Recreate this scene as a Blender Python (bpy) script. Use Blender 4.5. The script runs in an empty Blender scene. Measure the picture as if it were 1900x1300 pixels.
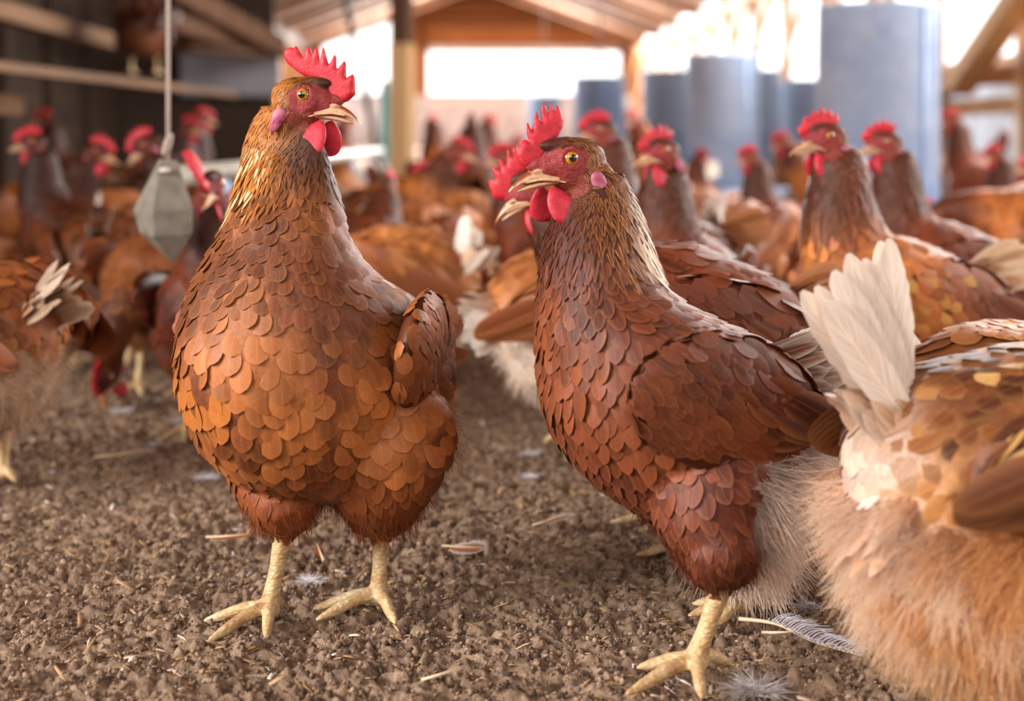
import bpy, math, random, time
import numpy as np
from mathutils import Vector, Matrix, Euler
from mathutils.bvhtree import BVHTree
from mathutils.geometry import delaunay_2d_cdt

rng = np.random.default_rng(7)
random.seed(7)
SC = bpy.context.scene
COL = SC.collection
PI = math.pi

# ------------------------------------------------------------------ camera, sky, lights, exposure
FPX = 1900 * 50 / 36.0          # focal length in pixels of the 1900 wide frame
CAM_H = 0.345
HORIZON = 240.0
cam_d = bpy.data.cameras.new('camera')
cam = bpy.data.objects.new('camera', cam_d)
COL.objects.link(cam)
cam.location = (0, 0, CAM_H)
cam.rotation_euler = (PI / 2, 0, 0)
cam_d.lens = 50
cam_d.sensor_width = 36
cam_d.shift_y = -(650 - HORIZON) / 1900
cam_d.clip_start = 0.02
cam_d.dof.use_dof = True
cam_d.dof.focus_distance = 0.985
cam_d.dof.aperture_fstop = 4.4
SC.camera = cam

w = bpy.data.worlds.new('sky')
SC.world = w
w.use_nodes = True
bg = w.node_tree.nodes['Background']
bg.inputs['Color'].default_value = (1.0, 0.97, 0.93, 1)
bg.inputs['Strength'].default_value = 2.4

SC.view_settings.view_transform = 'Standard'
SC.view_settings.look = 'None'
SC.view_settings.gamma = 1
SC.view_settings.use_curve_mapping = False
SC.view_settings.exposure = 0.42

def area(name, loc, target, sx, sy, power, color, spread=180):
    d = bpy.data.lights.new(name, 'AREA')
    d.shape = 'RECTANGLE'; d.size = sx; d.size_y = sy
    d.energy = power; d.color = color; d.spread = math.radians(spread)
    o = bpy.data.objects.new(name, d); COL.objects.link(o)
    o.location = loc
    o.rotation_euler = (Vector(target) - Vector(loc)).to_track_quat('-Z', 'Y').to_euler()
    return o
# daylight falling through seen and unseen openings of the shed
area('daylight_right_openings', (2.55, 3.2, 1.35), (0.2, 1.6, 0.2), 6.0, 0.9, 185, (1.0, 0.97, 0.94))
area('daylight_unseen_open_end', (-0.9, -1.7, 2.1), (0.0, 1.1, 0.25), 2.4, 0.9, 11, (1.0, 0.96, 0.91))  # unseen opening behind the camera, added to light the front hens
area('daylight_unseen_left_opening', (-2.75, -0.3, 1.35), (0.35, 1.15, 0.2), 2.0, 1.0, 24, (1.0, 0.98, 0.96), 75)  # added for an unseen opening; lights hens and feeders from the left
area('daylight_back_window', (-0.7, 26.5, 1.5), (-0.3, 5.0, 0.4), 4.0, 0.9, 1000, (1.0, 0.97, 0.94))
area('daylight_far_left_openings', (-3.0, 16, 1.3), (1.0, 13.0, 0.4), 15.0, 0.9, 900, (0.92, 0.96, 1.0))


def px(x, y, d):
    return Vector(((x - 950) / FPX * d, d, CAM_H + (HORIZON - y) / FPX * d))

def gx(x, d):
    return (x - 950) / FPX * d

def lin(r, g, b):
    f = lambda c: (c / 255 / 12.92) if c / 255 <= 0.04045 else ((c / 255 + 0.055) / 1.055) ** 2.4
    return np.array([f(r), f(g), f(b)])

# ------------------------------------------------------------------ materials
def new_mat(name):
    m = bpy.data.materials.new(name); m.use_nodes = True
    nt = m.node_tree
    b = nt.nodes['Principled BSDF']
    return m, nt, b

def node(nt, kind, **kw):
    n = nt.nodes.new(kind)
    for k, v in kw.items():
        if k in n.inputs.keys() if isinstance(k, str) else False:
            n.inputs[k].default_value = v
        else:
            setattr(n, k, v)
    return n

def mixrgb(nt, blend, fac, a, b):
    n = nt.nodes.new('ShaderNodeMix'); n.data_type = 'RGBA'; n.blend_type = blend
    for sock, val in ((n.inputs[0], fac), (n.inputs[6], a), (n.inputs[7], b)):
        if hasattr(val, 'is_output'):
            nt.links.new(val, sock)
        elif isinstance(val, (int, float)):
            sock.default_value = val
        else:
            sock.default_value = (*val, 1) if len(val) == 3 else val
    return n.outputs[2]

def mth(nt, op, a, b=None, clamp=False):
    n = nt.nodes.new('ShaderNodeMath'); n.operation = op; n.use_clamp = clamp
    for i, v in enumerate((a, b)):
        if v is None: continue
        if hasattr(v, 'is_output'): nt.links.new(v, n.inputs[i])
        else: n.inputs[i].default_value = v
    return n.outputs[0]

def ramp(nt, fac, stops):
    n = nt.nodes.new('ShaderNodeValToRGB')
    e = n.color_ramp.elements
    while len(e) < len(stops): e.new(0.5)
    for el, (p, c) in zip(e, stops):
        el.position = p; el.color = (*c, 1) if len(c) == 3 else c
    nt.links.new(fac, n.inputs[0])
    return n.outputs[0]

def noise_tex(nt, vec, scale, detail=4, rough=0.55):
    n = nt.nodes.new('ShaderNodeTexNoise')
    n.inputs['Scale'].default_value = scale
    n.inputs['Detail'].default_value = detail
    n.inputs['Roughness'].default_value = rough
    if vec is not None: nt.links.new(vec, n.inputs['Vector'])
    return n.outputs[0]

def bump(nt, b, height, strength, dist):
    n = nt.nodes.new('ShaderNodeBump')
    n.inputs['Strength'].default_value = strength
    n.inputs['Distance'].default_value = dist
    nt.links.new(height, n.inputs['Height'])
    nt.links.new(n.outputs[0], b.inputs['Normal'])

def attr(nt, name):
    n = nt.nodes.new('ShaderNodeAttribute'); n.attribute_name = name
    return n

def objcoord(nt):
    return nt.nodes.new('ShaderNodeTexCoord').outputs['Object']

def feather_material(name, trans=0.0, rough=0.5):
    m, nt, b = new_mat(name)
    uv = nt.nodes.new('ShaderNodeUVMap').outputs[0]
    sep = nt.nodes.new('ShaderNodeSeparateXYZ'); nt.links.new(uv, sep.inputs[0])
    u, v = sep.outputs[0], sep.outputs[1]
    au = mth(nt, 'ABSOLUTE', mth(nt, 'SUBTRACT', u, 0.5))          # 0 shaft .. 0.5 edge
    c1 = attr(nt, 'col').outputs['Color']; c2 = attr(nt, 'edge').outputs['Color']
    edge = mth(nt, 'MAXIMUM', mth(nt, 'MULTIPLY', mth(nt, 'SUBTRACT', au, 0.2), 4.0, True),
               mth(nt, 'MULTIPLY', mth(nt, 'SUBTRACT', v, 0.82), 5.0, True))
    c = mixrgb(nt, 'MIX', edge, c1, c2)
    # barbs: streaks slanting from the shaft to the edge
    sl = mth(nt, 'SUBTRACT', v, mth(nt, 'MULTIPLY', au, 0.55))
    rnd = attr(nt, 'rnd').outputs['Fac']
    comb = nt.nodes.new('ShaderNodeCombineXYZ')
    nt.links.new(mth(nt, 'MULTIPLY', sl, 30.0), comb.inputs[0])
    nt.links.new(mth(nt, 'MULTIPLY', u, 1.5), comb.inputs[1])
    nt.links.new(mth(nt, 'MULTIPLY', rnd, 97.0), comb.inputs[2])
    st = noise_tex(nt, comb.outputs[0], 1.6, 3)
    k = ramp(nt, st, [(0.25, (0.74, 0.72, 0.70)), (0.75, (1.2, 1.2, 1.2))])
    c = mixrgb(nt, 'MULTIPLY', 1.0, c, k)
    shaft = mth(nt, 'MULTIPLY', mth(nt, 'LESS_THAN', au, 0.022), 0.35)
    c = mixrgb(nt, 'MIX', shaft, c, mixrgb(nt, 'MULTIPLY', 1.0, c2, (1.5, 1.4, 1.3)))
    oc = nt.nodes.new('ShaderNodeObjectInfo').outputs['Color']
    c = mixrgb(nt, 'MULTIPLY', 1.0, c, oc)
    nt.links.new(c, b.inputs['Base Color'])
    b.inputs['Roughness'].default_value = rough
    b.inputs['Specular IOR Level'].default_value = 0.32
    bump(nt, b, st, 0.25, 0.0006)
    if trans:
        t = nt.nodes.new('ShaderNodeBsdfTranslucent'); nt.links.new(c, t.inputs[0])
        mx = nt.nodes.new('ShaderNodeMixShader'); mx.inputs[0].default_value = trans
        nt.links.new(b.outputs[0], mx.inputs[1]); nt.links.new(t.outputs[0], mx.inputs[2])
        nt.links.new(mx.outputs[0], nt.nodes['Material Output'].inputs[0])
    return m

def skin_material():
    m, nt, b = new_mat('hen_body_skin')
    c = attr(nt, 'col').outputs['Color']
    oc = objcoord(nt)
    n1 = noise_tex(nt, oc, 260, 5)
    c = mixrgb(nt, 'MULTIPLY', 1.0, c, ramp(nt, n1, [(0.3, (0.72, 0.7, 0.7)), (0.7, (1.22, 1.2, 1.2))]))
    c = mixrgb(nt, 'MULTIPLY', 1.0, c, nt.nodes.new('ShaderNodeObjectInfo').outputs['Color'])
    nt.links.new(c, b.inputs['Base Color'])
    b.inputs['Roughness'].default_value = 0.55
    b.inputs['Specular IOR Level'].default_value = 0.35
    n2 = noise_tex(nt, oc, 520, 4)
    fa = attr(nt, 'face').outputs['Fac']
    vo = nt.nodes.new('ShaderNodeTexVoronoi'); vo.feature = 'DISTANCE_TO_EDGE'; vo.inputs['Scale'].default_value = 520
    wob = nt.nodes.new('ShaderNodeMapping'); wob.inputs['Scale'].default_value = (0.45, 0.8, 1.3)
    nt.links.new(oc, wob.inputs[0]); nt.links.new(wob.outputs[0], vo.inputs['Vector'])
    crack = mth(nt, 'MULTIPLY', mth(nt, 'SUBTRACT', 1.0, mth(nt, 'MULTIPLY', vo.outputs[0], 5.0, True)), fa)
    c2 = mixrgb(nt, 'MIX', mth(nt, 'MULTIPLY', crack, 0.22), c, mixrgb(nt, 'MULTIPLY', 1.0, c, (0.55, 0.45, 0.45)))
    nt.links.new(c2, b.inputs['Base Color'])
    bump(nt, b, mth(nt, 'SUBTRACT', mth(nt, 'MULTIPLY', n2, 0.6), mth(nt, 'MULTIPLY', crack, 0.45)), 0.6, 0.0012)
    return m

def leg_material():
    m, nt, b = new_mat('hen_leg_scales')
    oc = objcoord(nt)
    vo = nt.nodes.new('ShaderNodeTexVoronoi'); vo.inputs['Scale'].default_value = 330
    mp = nt.nodes.new('ShaderNodeMapping'); mp.inputs['Scale'].default_value = (0.8, 0.8, 1.5)
    nt.links.new(oc, mp.inputs[0]); nt.links.new(mp.outputs[0], vo.inputs['Vector'])
    n1 = noise_tex(nt, oc, 70, 4)
    c = ramp(nt, n1, [(0.3, tuple(lin(196, 150, 108))), (0.5, tuple(lin(230, 194, 140))), (0.72, tuple(lin(244, 222, 186)))])
    c = mixrgb(nt, 'MULTIPLY', 0.55, c, ramp(nt, vo.outputs[0], [(0.0, (1.1, 1.1, 1.1)), (0.9, (0.45, 0.4, 0.36))]))
    nt.links.new(c, b.inputs['Base Color'])
    b.inputs['Roughness'].default_value = 0.5
    b.inputs['Subsurface Weight'].default_value = 0.08
    b.inputs['Subsurface Radius'].default_value = (0.004, 0.002, 0.001)
    bump(nt, b, mth(nt, 'SUBTRACT', 1.0, vo.outputs[0]), 0.5, 0.0015)
    return m

def flesh_material(name, base, light, sc=420):
    m, nt, b = new_mat(name)
    oc = objcoord(nt)
    n1 = noise_tex(nt, oc, 150, 3)
    c = ramp(nt, n1, [(0.3, tuple(base)), (0.75, tuple(light))])
    nt.links.new(c, b.inputs['Base Color'])
    b.inputs['Roughness'].default_value = 0.5
    b.inputs['Subsurface Weight'].default_value = 0.3
    b.inputs['Subsurface Radius'].default_value = (0.004, 0.0012, 0.001)
    b.inputs['Subsurface Scale'].default_value = 1.0
    vo = nt.nodes.new('ShaderNodeTexVoronoi'); vo.inputs['Scale'].default_value = sc * 2
    nt.links.new(oc, vo.inputs['Vector'])
    hh = mth(nt, 'ADD', noise_tex(nt, oc, sc, 4), mth(nt, 'MULTIPLY', vo.outputs[0], 0.6))
    bump(nt, b, hh, 0.3, 0.001)
    return m

def simple_mat(name, color, rough=0.5, metal=0.0, spec=0.5, noise=None, bumpy=0.0, coat=0.0):
    m, nt, b = new_mat(name)
    b.inputs['Base Color'].default_value = (*color, 1)
    b.inputs['Roughness'].default_value = rough
    b.inputs['Metallic'].default_value = metal
    b.inputs['Specular IOR Level'].default_value = spec
    b.inputs['Coat Weight'].default_value = coat
    b.inputs['Coat Roughness'].default_value = 0.03
    if noise:
        oc = objcoord(nt)
        n1 = noise_tex(nt, oc, noise, 5)
        k = ramp(nt, n1, [(0.3, (0.7, 0.7, 0.7)), (0.7, (1.2, 1.2, 1.2))])
        nt.links.new(mixrgb(nt, 'MULTIPLY', 1.0, tuple(color), k), b.inputs['Base Color'])
        if bumpy: bump(nt, b, n1, bumpy, 0.004)
    return m

def wood_material(name, dark, light, scale=1.0, along='Y', rough=0.7):
    m, nt, b = new_mat(name)
    oc = objcoord(nt)
    mp = nt.nodes.new('ShaderNodeMapping')
    s = [14 * scale] * 3; s['XYZ'.index(along)] = 1.0 * scale
    mp.inputs['Scale'].default_value = s
    nt.links.new(oc, mp.inputs[0])
    n1 = noise_tex(nt, mp.outputs[0], 2.2, 6, 0.6)
    c = ramp(nt, n1, [(0.3, tuple(dark)), (0.7, tuple(light))])
    nt.links.new(c, b.inputs['Base Color'])
    b.inputs['Roughness'].default_value = rough
    bump(nt, b, n1, 0.3, 0.004)
    return m

def metal_material():
    m, nt, b = new_mat('galvanised_steel')
    oc = objcoord(nt)
    vo = nt.nodes.new('ShaderNodeTexVoronoi'); vo.inputs['Scale'].default_value = 28
    nt.links.new(oc, vo.inputs['Vector'])
    n1 = noise_tex(nt, oc, 9, 4)
    c = mixrgb(nt, 'MIX', 0.4, ramp(nt, n1, [(0.3, tuple(lin(160, 188, 230))), (0.7, tuple(lin(202, 222, 250)))]),
               ramp(nt, vo.outputs[0], [(0.0, tuple(lin(206, 224, 250))), (0.8, tuple(lin(166, 190, 228)))]))
    nt.links.new(c, b.inputs['Base Color'])
    b.inputs['Metallic'].default_value = 0.22
    b.inputs['Roughness'].default_value = 0.42
    bump(nt, b, n1, 0.15, 0.004)
    return m

def fluff_material():
    m, nt, b = new_mat('fluff_strands')
    c = attr(nt, 'col').outputs['Color']
    c = mixrgb(nt, 'MULTIPLY', 1.0, c, nt.nodes.new('ShaderNodeObjectInfo').outputs['Color'])
    nt.links.new(c, b.inputs['Base Color'])
    b.inputs['Roughness'].default_value = 0.75
    b.inputs['Specular IOR Level'].default_value = 0.15
    t = nt.nodes.new('ShaderNodeBsdfTranslucent'); nt.links.new(c, t.inputs[0])
    mx = nt.nodes.new('ShaderNodeMixShader'); mx.inputs[0].default_value = 0.4
    nt.links.new(b.outputs[0], mx.inputs[1]); nt.links.new(t.outputs[0], mx.inputs[2])
    nt.links.new(mx.outputs[0], nt.nodes['Material Output'].inputs[0])
    return m

def simple_attr_mat(name, rough):
    m, nt, b = new_mat(name)
    oc = objcoord(nt)
    c = mixrgb(nt, 'MULTIPLY', 1.0, attr(nt, 'col').outputs['Color'], ramp(nt, noise_tex(nt, oc, 300, 4), [(0.3, (0.78, 0.76, 0.74)), (0.7, (1.12, 1.12, 1.12))]))
    nt.links.new(c, b.inputs['Base Color']); b.inputs['Roughness'].default_value = rough
    return m

M = {}
M['feather'] = feather_material('hen_feathers', 0.06)
M['quill'] = feather_material('hen_quill_feathers', 0.22, 0.45)
M['skin'] = skin_material()
M['leg'] = leg_material()
M['comb'] = flesh_material('hen_comb_flesh', lin(186, 22, 38), lin(220, 52, 66))
M['wattle'] = flesh_material('hen_wattle_flesh', lin(190, 30, 46), lin(214, 60, 78), 300)
M['lobe'] = flesh_material('hen_earlobe_flesh', lin(146, 32, 66), lin(200, 118, 144), 260)
M['beak'] = simple_mat('hen_beak_horn', lin(222, 176, 138), 0.32, 0, 0.5, 60)
M['beaktip'] = simple_mat('hen_beak_dark', lin(168, 92, 40), 0.32, 0, 0.5, 60)
M['beakskin'] = simple_attr_mat('hen_beak_fine', 0.35)
M['pupil'] = simple_mat('eye_pupil', (0.004, 0.003, 0.003), 0.05, 0, 0.6, coat=1)
M['iris'] = simple_mat('eye_iris', lin(190, 120, 28), 0.12, 0, 0.6, 900, coat=1)
M['eyerim'] = simple_mat('eye_rim', lin(60, 30, 26), 0.3, 0, 0.5)
M['fluff'] = fluff_material()

# ------------------------------------------------------------------ low level mesh building
def mesh_obj(name, V, F, mats, parent=None, smooth=True, matidx=None, loc=None):
    me = bpy.data.meshes.new(name)
    V = np.asarray(V, dtype=np.float64)
    me.from_pydata([tuple(v) for v in V], [], [tuple(f) for f in F])
    for m in (mats if isinstance(mats, (list, tuple)) else [mats]):
        me.materials.append(m)
    if smooth: me.polygons.foreach_set('use_smooth', [True] * len(me.polygons))
    if matidx is not None: me.polygons.foreach_set('material_index', list(map(int, matidx)))
    me.update()
    o = bpy.data.objects.new(name, me); COL.objects.link(o)
    if parent is not None: o.parent = parent
    if loc is not None: o.location = loc
    return o

def set_color(me, name, arr):
    a = me.attributes.new(name, 'FLOAT_COLOR', 'POINT')
    c = np.ones((len(arr), 4), dtype=np.float32); c[:, :3] = np.clip(arr, 0, 1.5)
    a.data.foreach_set('color', c.ravel())

class MB:
    """collects closed pieces into one vertex / face list"""
    def __init__(self): self.V = []; self.F = []; self.mi = []; self.n = 0
    def add(self, V, F, mi=0):
        V = np.asarray(V, dtype=float)
        self.V.append(V); self.F += [tuple(i + self.n for i in f) for f in F]
        self.mi += [mi] * len(F); self.n += len(V); return self
    def arr(self): return np.concatenate(self.V), self.F
    def box(self, x0, x1, y0, y1, z0, z1, mi=0):
        V = [(x, y, z) for z in (z0, z1) for y in (y0, y1) for x in (x0, x1)]
        F = [(0, 2, 3, 1), (4, 5, 7, 6), (0, 1, 5, 4), (2, 6, 7, 3), (0, 4, 6, 2), (1, 3, 7, 5)]
        return self.add(V, F, mi)
    def beam(self, a, b, wd, hg, up=(0, 0, 1), mi=0):
        a, b = Vector(a), Vector(b); d = (b - a).normalized(); up = Vector(up)
        s = d.cross(up).normalized(); u = s.cross(d)
        V = []
        for p in (a, b):
            for i, j in ((-1, -1), (1, -1), (1, 1), (-1, 1)):
                V.append(p + s * (i * wd / 2) + u * (j * hg / 2))
        F = [(0, 1, 2, 3), (7, 6, 5, 4)] + [(i, i + 4, (i + 1) % 4 + 4, (i + 1) % 4) for i in range(4)]
        return self.add([tuple(v) for v in V], F, mi)
    def build(self, name, mats, parent=None, smooth=False, bevel=0):
        V, F = self.arr()
        o = mesh_obj(name, V, F, mats, parent, smooth, self.mi)
        if bevel:
            b = o.modifiers.new('bevel', 'BEVEL'); b.width = bevel; b.segments = 2; b.limit_method = 'ANGLE'
        return o

def tube(path, radii, nseg=16, squash=None, cap=True):
    P = np.asarray(path, float); n = len(P)
    R = np.asarray(radii, float) if np.ndim(radii) else np.full(n, radii)
    T = np.gradient(P, axis=0); T /= np.linalg.norm(T, axis=1)[:, None] + 1e-12
    ref = np.array([0, 0, 1.0]) if abs(T[0][2]) < 0.9 else np.array([1.0, 0, 0])
    V = []; F = []
    s = np.cross(T[0], ref); s /= np.linalg.norm(s)
    for i in range(n):
        s = s - T[i] * np.dot(s, T[i]); s /= np.linalg.norm(s)
        u = np.cross(s, T[i])
        a = np.linspace(0, 2 * PI, nseg, endpoint=False)
        sq = 1.0 if squash is None else squash
        V.append(P[i] + R[i] * (np.cos(a)[:, None] * s + sq * np.sin(a)[:, None] * u))
    for i in range(n - 1):
        for k in range(nseg):
            k2 = (k + 1) % nseg
            F.append((i * nseg + k, i * nseg + k2, (i + 1) * nseg + k2, (i + 1) * nseg + k))
    V = np.concatenate(V)
    if cap:
        F.append(tuple(range(nseg))[::-1]); F.append(tuple((n - 1) * nseg + k for k in range(nseg)))
    return V, F

def spline(P, n):
    """catmull-rom through rows of P, n samples"""
    P = np.asarray(P, float); m = len(P)
    t = np.linspace(0, m - 1, n); out = []
    for q in t:
        i = min(int(q), m - 2); f = q - i
        p0, p1, p2, p3 = P[max(i - 1, 0)], P[i], P[i + 1], P[min(i + 2, m - 1)]
        out.append(0.5 * (2 * p1 + (p2 - p0) * f + (2 * p0 - 5 * p1 + 4 * p2 - p3) * f * f + (3 * p1 - p0 - 3 * p2 + p3) * f ** 3))
    return np.array(out)

def rtube(path, radii, n=14, nseg=18, squash=None):
    """round-ended tube through few control points"""
    C = spline(np.column_stack([np.asarray(path, float), np.asarray(radii, float)]), n)
    P, R = C[:, :3], C[:, 3]
    d0 = P[0] - P[1]; d0 /= np.linalg.norm(d0); d1 = P[-1] - P[-2]; d1 /= np.linalg.norm(d1)
    caps = [(0.25, 0.97), (0.6, 0.8), (0.9, 0.44)]
    P = np.concatenate([[P[0] + d0 * R[0] * k for k, _ in caps[::-1]], P, [P[-1] + d1 * R[-1] * k for k, _ in caps]])
    R = np.concatenate([[R[0] * c for _, c in caps[::-1]], R, [R[-1] * c for _, c in caps]])
    return tube(P, R, nseg, squash)

def ellipsoid(c, r, nu=20, nv=12, rot=None):
    V = [(0, 0, 1)]; F = []
    for j in range(1, nv):
        th = PI * j / nv
        for i in range(nu):
            ph = 2 * PI * i / nu
            V.append((math.sin(th) * math.cos(ph), math.sin(th) * math.sin(ph), math.cos(th)))
    V.append((0, 0, -1))
    for i in range(nu):
        F.append((0, 1 + i, 1 + (i + 1) % nu))
        L = 1 + (nv - 2) * nu
        F.append((len(V) - 1, L + (i + 1) % nu, L + i))
    for j in range(nv - 2):
        for i in range(nu):
            a = 1 + j * nu + i; b = 1 + j * nu + (i + 1) % nu
            F.append((a, a + nu, b + nu, b))
    V = np.array(V) * np.array(r)
    if rot is not None: V = V @ np.array(rot).T
    return V + np.array(c), F

def loft_rows(rows, n=44, nseg=44):
    """rows: z, x_front, x_back, half_width, y_centre -> closed egg-section loft"""
    R = np.array([list(r) + [0] * (5 - len(r)) for r in rows], float)
    R = spline(R, n)
    V = []; F = []
    a = np.linspace(0, 2 * PI, nseg, endpoint=False)
    ca, sa = np.cos(a), np.sin(a)
    for z, xf, xb, wd, yc in R:
        c = xb + 0.56 * (xf - xb)
        x = c + np.where(ca > 0, (xf - c), (c - xb)) * ca
        y = yc + wd * sa
        V.append(np.column_stack([x, y, np.full(nseg, z)]))
    m = len(R)
    for i in range(m - 1):
        for k in range(nseg):
            k2 = (k + 1) % nseg
            F.append((i * nseg + k, i * nseg + k2, (i + 1) * nseg + k2, (i + 1) * nseg + k))
    F.append(tuple(range(nseg))[::-1]); F.append(tuple((m - 1) * nseg + k for k in range(nseg)))
    return np.concatenate(V), F

def remesh(V, F, voxel, iters):
    me = bpy.data.meshes.new('tmp'); me.from_pydata([tuple(v) for v in V], [], F)
    o = bpy.data.objects.new('tmp', me); COL.objects.link(o)
    m = o.modifiers.new('r', 'REMESH'); m.mode = 'VOXEL'; m.voxel_size = voxel; m.adaptivity = 0
    if iters:
        s = o.modifiers.new('s', 'SMOOTH'); s.factor = 0.5; s.iterations = iters
    dg = bpy.context.evaluated_depsgraph_get()
    me2 = bpy.data.meshes.new_from_object(o.evaluated_get(dg))
    bpy.data.objects.remove(o); bpy.data.meshes.remove(me)
    return me2

def vnoise3(P, sc, seed=0):
    Q = np.asarray(P) * sc + seed * 17.31
    I = np.floor(Q).astype(np.int64); f = Q - I; f = f * f * (3 - 2 * f)
    def h(i, j, k):
        n = (i * 374761393 + j * 668265263 + k * 2147483647 + seed * 974711) & 0xFFFFFFFF
        n = ((n ^ (n >> 13)) * 1274126177) & 0xFFFFFFFF
        return ((n ^ (n >> 16)) & 0xFFFF) / 65535.0
    out = 0
    for dx in (0, 1):
        for dy in (0, 1):
            for dz in (0, 1):
                wgt = (f[:, 0] if dx else 1 - f[:, 0]) * (f[:, 1] if dy else 1 - f[:, 1]) * (f[:, 2] if dz else 1 - f[:, 2])
                out = out + wgt * h(I[:, 0] + dx, I[:, 1] + dy, I[:, 2] + dz)
    return out

def smoothstep(a, b, x):
    t = np.clip((np.asarray(x) - a) / (b - a), 0, 1); return t * t * (3 - 2 * t)

def mixc(a, b, t):
    t = np.asarray(t)[:, None]; return a * (1 - t) + b * t

def unit(v):
    return v / (np.linalg.norm(v, axis=-1, keepdims=True) + 1e-12)

def sample_surface(co, tri, nrm, n, rad_fn, mask_fn, r):
    """poisson-like points on triangles: rad_fn(points)->spacing"""
    A = co[tri[:, 0]]; B = co[tri[:, 1]]; C = co[tri[:, 2]]
    ar = np.linalg.norm(np.cross(B - A, C - A), axis=1)
    keep = mask_fn((A + B + C) / 3)
    ar = ar * keep
    if ar.sum() <= 0: return np.zeros((0, 3)), np.zeros((0, 3))
    idx = r.choice(len(tri), n, p=ar / ar.sum())
    u, v = r.random(n), r.random(n); s = u + v > 1; u[s] = 1 - u[s]; v[s] = 1 - v[s]
    P = A[idx] + u[:, None] * (B - A)[idx] + v[:, None] * (C - A)[idx]
    t = tri[idx]
    N = unit(nrm[t[:, 0]] * (1 - u - v)[:, None] + nrm[t[:, 1]] * u[:, None] + nrm[t[:, 2]] * v[:, None])
    rad = rad_fn(P)
    cell = float(rad.max()); grid = {}
    ok = []
    G = np.floor(P / cell).astype(int)
    for i in range(n):
        g = tuple(G[i]); p = P[i]; ri = rad[i] ** 2; bad = False
        for dx in (-1, 0, 1):
            for dy in (-1, 0, 1):
                for dz in (-1, 0, 1):
                    for q in grid.get((g[0] + dx, g[1] + dy, g[2] + dz), ()):
                        d = p - q
                        if d[0] * d[0] + d[1] * d[1] + d[2] * d[2] < ri: bad = True; break
                    if bad: break
                if bad: break
            if bad: break
        if not bad:
            grid.setdefault(g, []).append(p); ok.append(i)
    return P[ok], N[ok]

def feather_cards(P, N, T, L, W, lift, col, edge, r, rows=7, cols=5, pointed=None, bvh=None, bend=0.0, notch=0.0, sag=0.6, twist=0.12):
    """feathers as curved cards. arrays per feather; returns V, F, attributes"""
    n = len(P)
    T = unit(T - N * (T * N).sum(1)[:, None]); B = np.cross(N, T)
    s = np.linspace(0, 1, rows); u = np.linspace(-1, 1, cols)
    pointed = np.zeros(n) if pointed is None else pointed
    rnd_ = np.where(s < 0.58, 0.42 + 0.58 * np.sin(PI / 2 * np.clip(s / 0.58, 0, 1)), np.sqrt(np.clip(1 - ((s - 0.58) / 0.425) ** 2, 0, 1)))
    pnt = np.where(s < 0.35, 0.5 + 0.5 * np.sin(PI / 2 * s / 0.35), np.clip((1.02 - s) / 0.67, 0, 1) ** 0.8)
    prof = rnd_[None] * (1 - pointed[:, None]) + pnt[None] * pointed[:, None]      # n, rows
    tw = r.normal(0, twist, n)
    C = P[:, None] + T[:, None] * (L[:, None] * s[None])[:, :, None]
    NN = np.repeat(N[:, None], rows, 1)
    if bvh is not None:
        for i in range(n):
            for j in range(rows):
                loc, nr, _, _ = bvh.find_nearest(Vector(C[i, j]))
                C[i, j] = loc; NN[i, j] = nr
        NN = NN * 0.6; NN[:, 1:-1] += 0.2 * NN[:, :-2] + 0.2 * NN[:, 2:]
        NN = unit(NN + 0.15 * N[:, None])
    TT = np.gradient(C, axis=1); TT = unit(TT)
    BB = unit(np.cross(NN, TT))
    h = -np.minimum(0.0008, 0.03 * L)[:, None] + lift[:, None] * s[None] ** 1.1
    if bend: h = h - bend * L[:, None] * s[None] ** 2
    C = C + NN * h[:, :, None]
    Wd = W[:, None] * prof
    V = np.empty((n, rows, cols, 3))
    for k, uu in enumerate(u):
        off = Wd * uu
        if notch:
            off = off * (1 - notch * np.abs(uu) * r.random((n, rows)))
        V[:, :, k] = C + BB * off[:, :, None] + NN * (-sag * off ** 2 / 0.03 + off * tw[:, None])[:, :, None]
    nv = rows * cols
    F = []
    base = np.array([(j * cols + k, j * cols + k + 1, (j + 1) * cols + k + 1, (j + 1) * cols + k) for j in range(rows - 1) for k in range(cols - 1)])
    F = (base[None] + (np.arange(n) * nv)[:, None, None]).reshape(-1, 4)
    U = np.empty((n, rows, cols, 2)); U[..., 0] = (u * 0.5 + 0.5)[None, None]; U[..., 1] = s[None, :, None]
    return dict(V=V.reshape(-1, 3), F=F, UV=U.reshape(-1, 2), col=np.repeat(col, nv, 0), edge=np.repeat(edge, nv, 0), rnd=np.repeat(r.random(n), nv))

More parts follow.
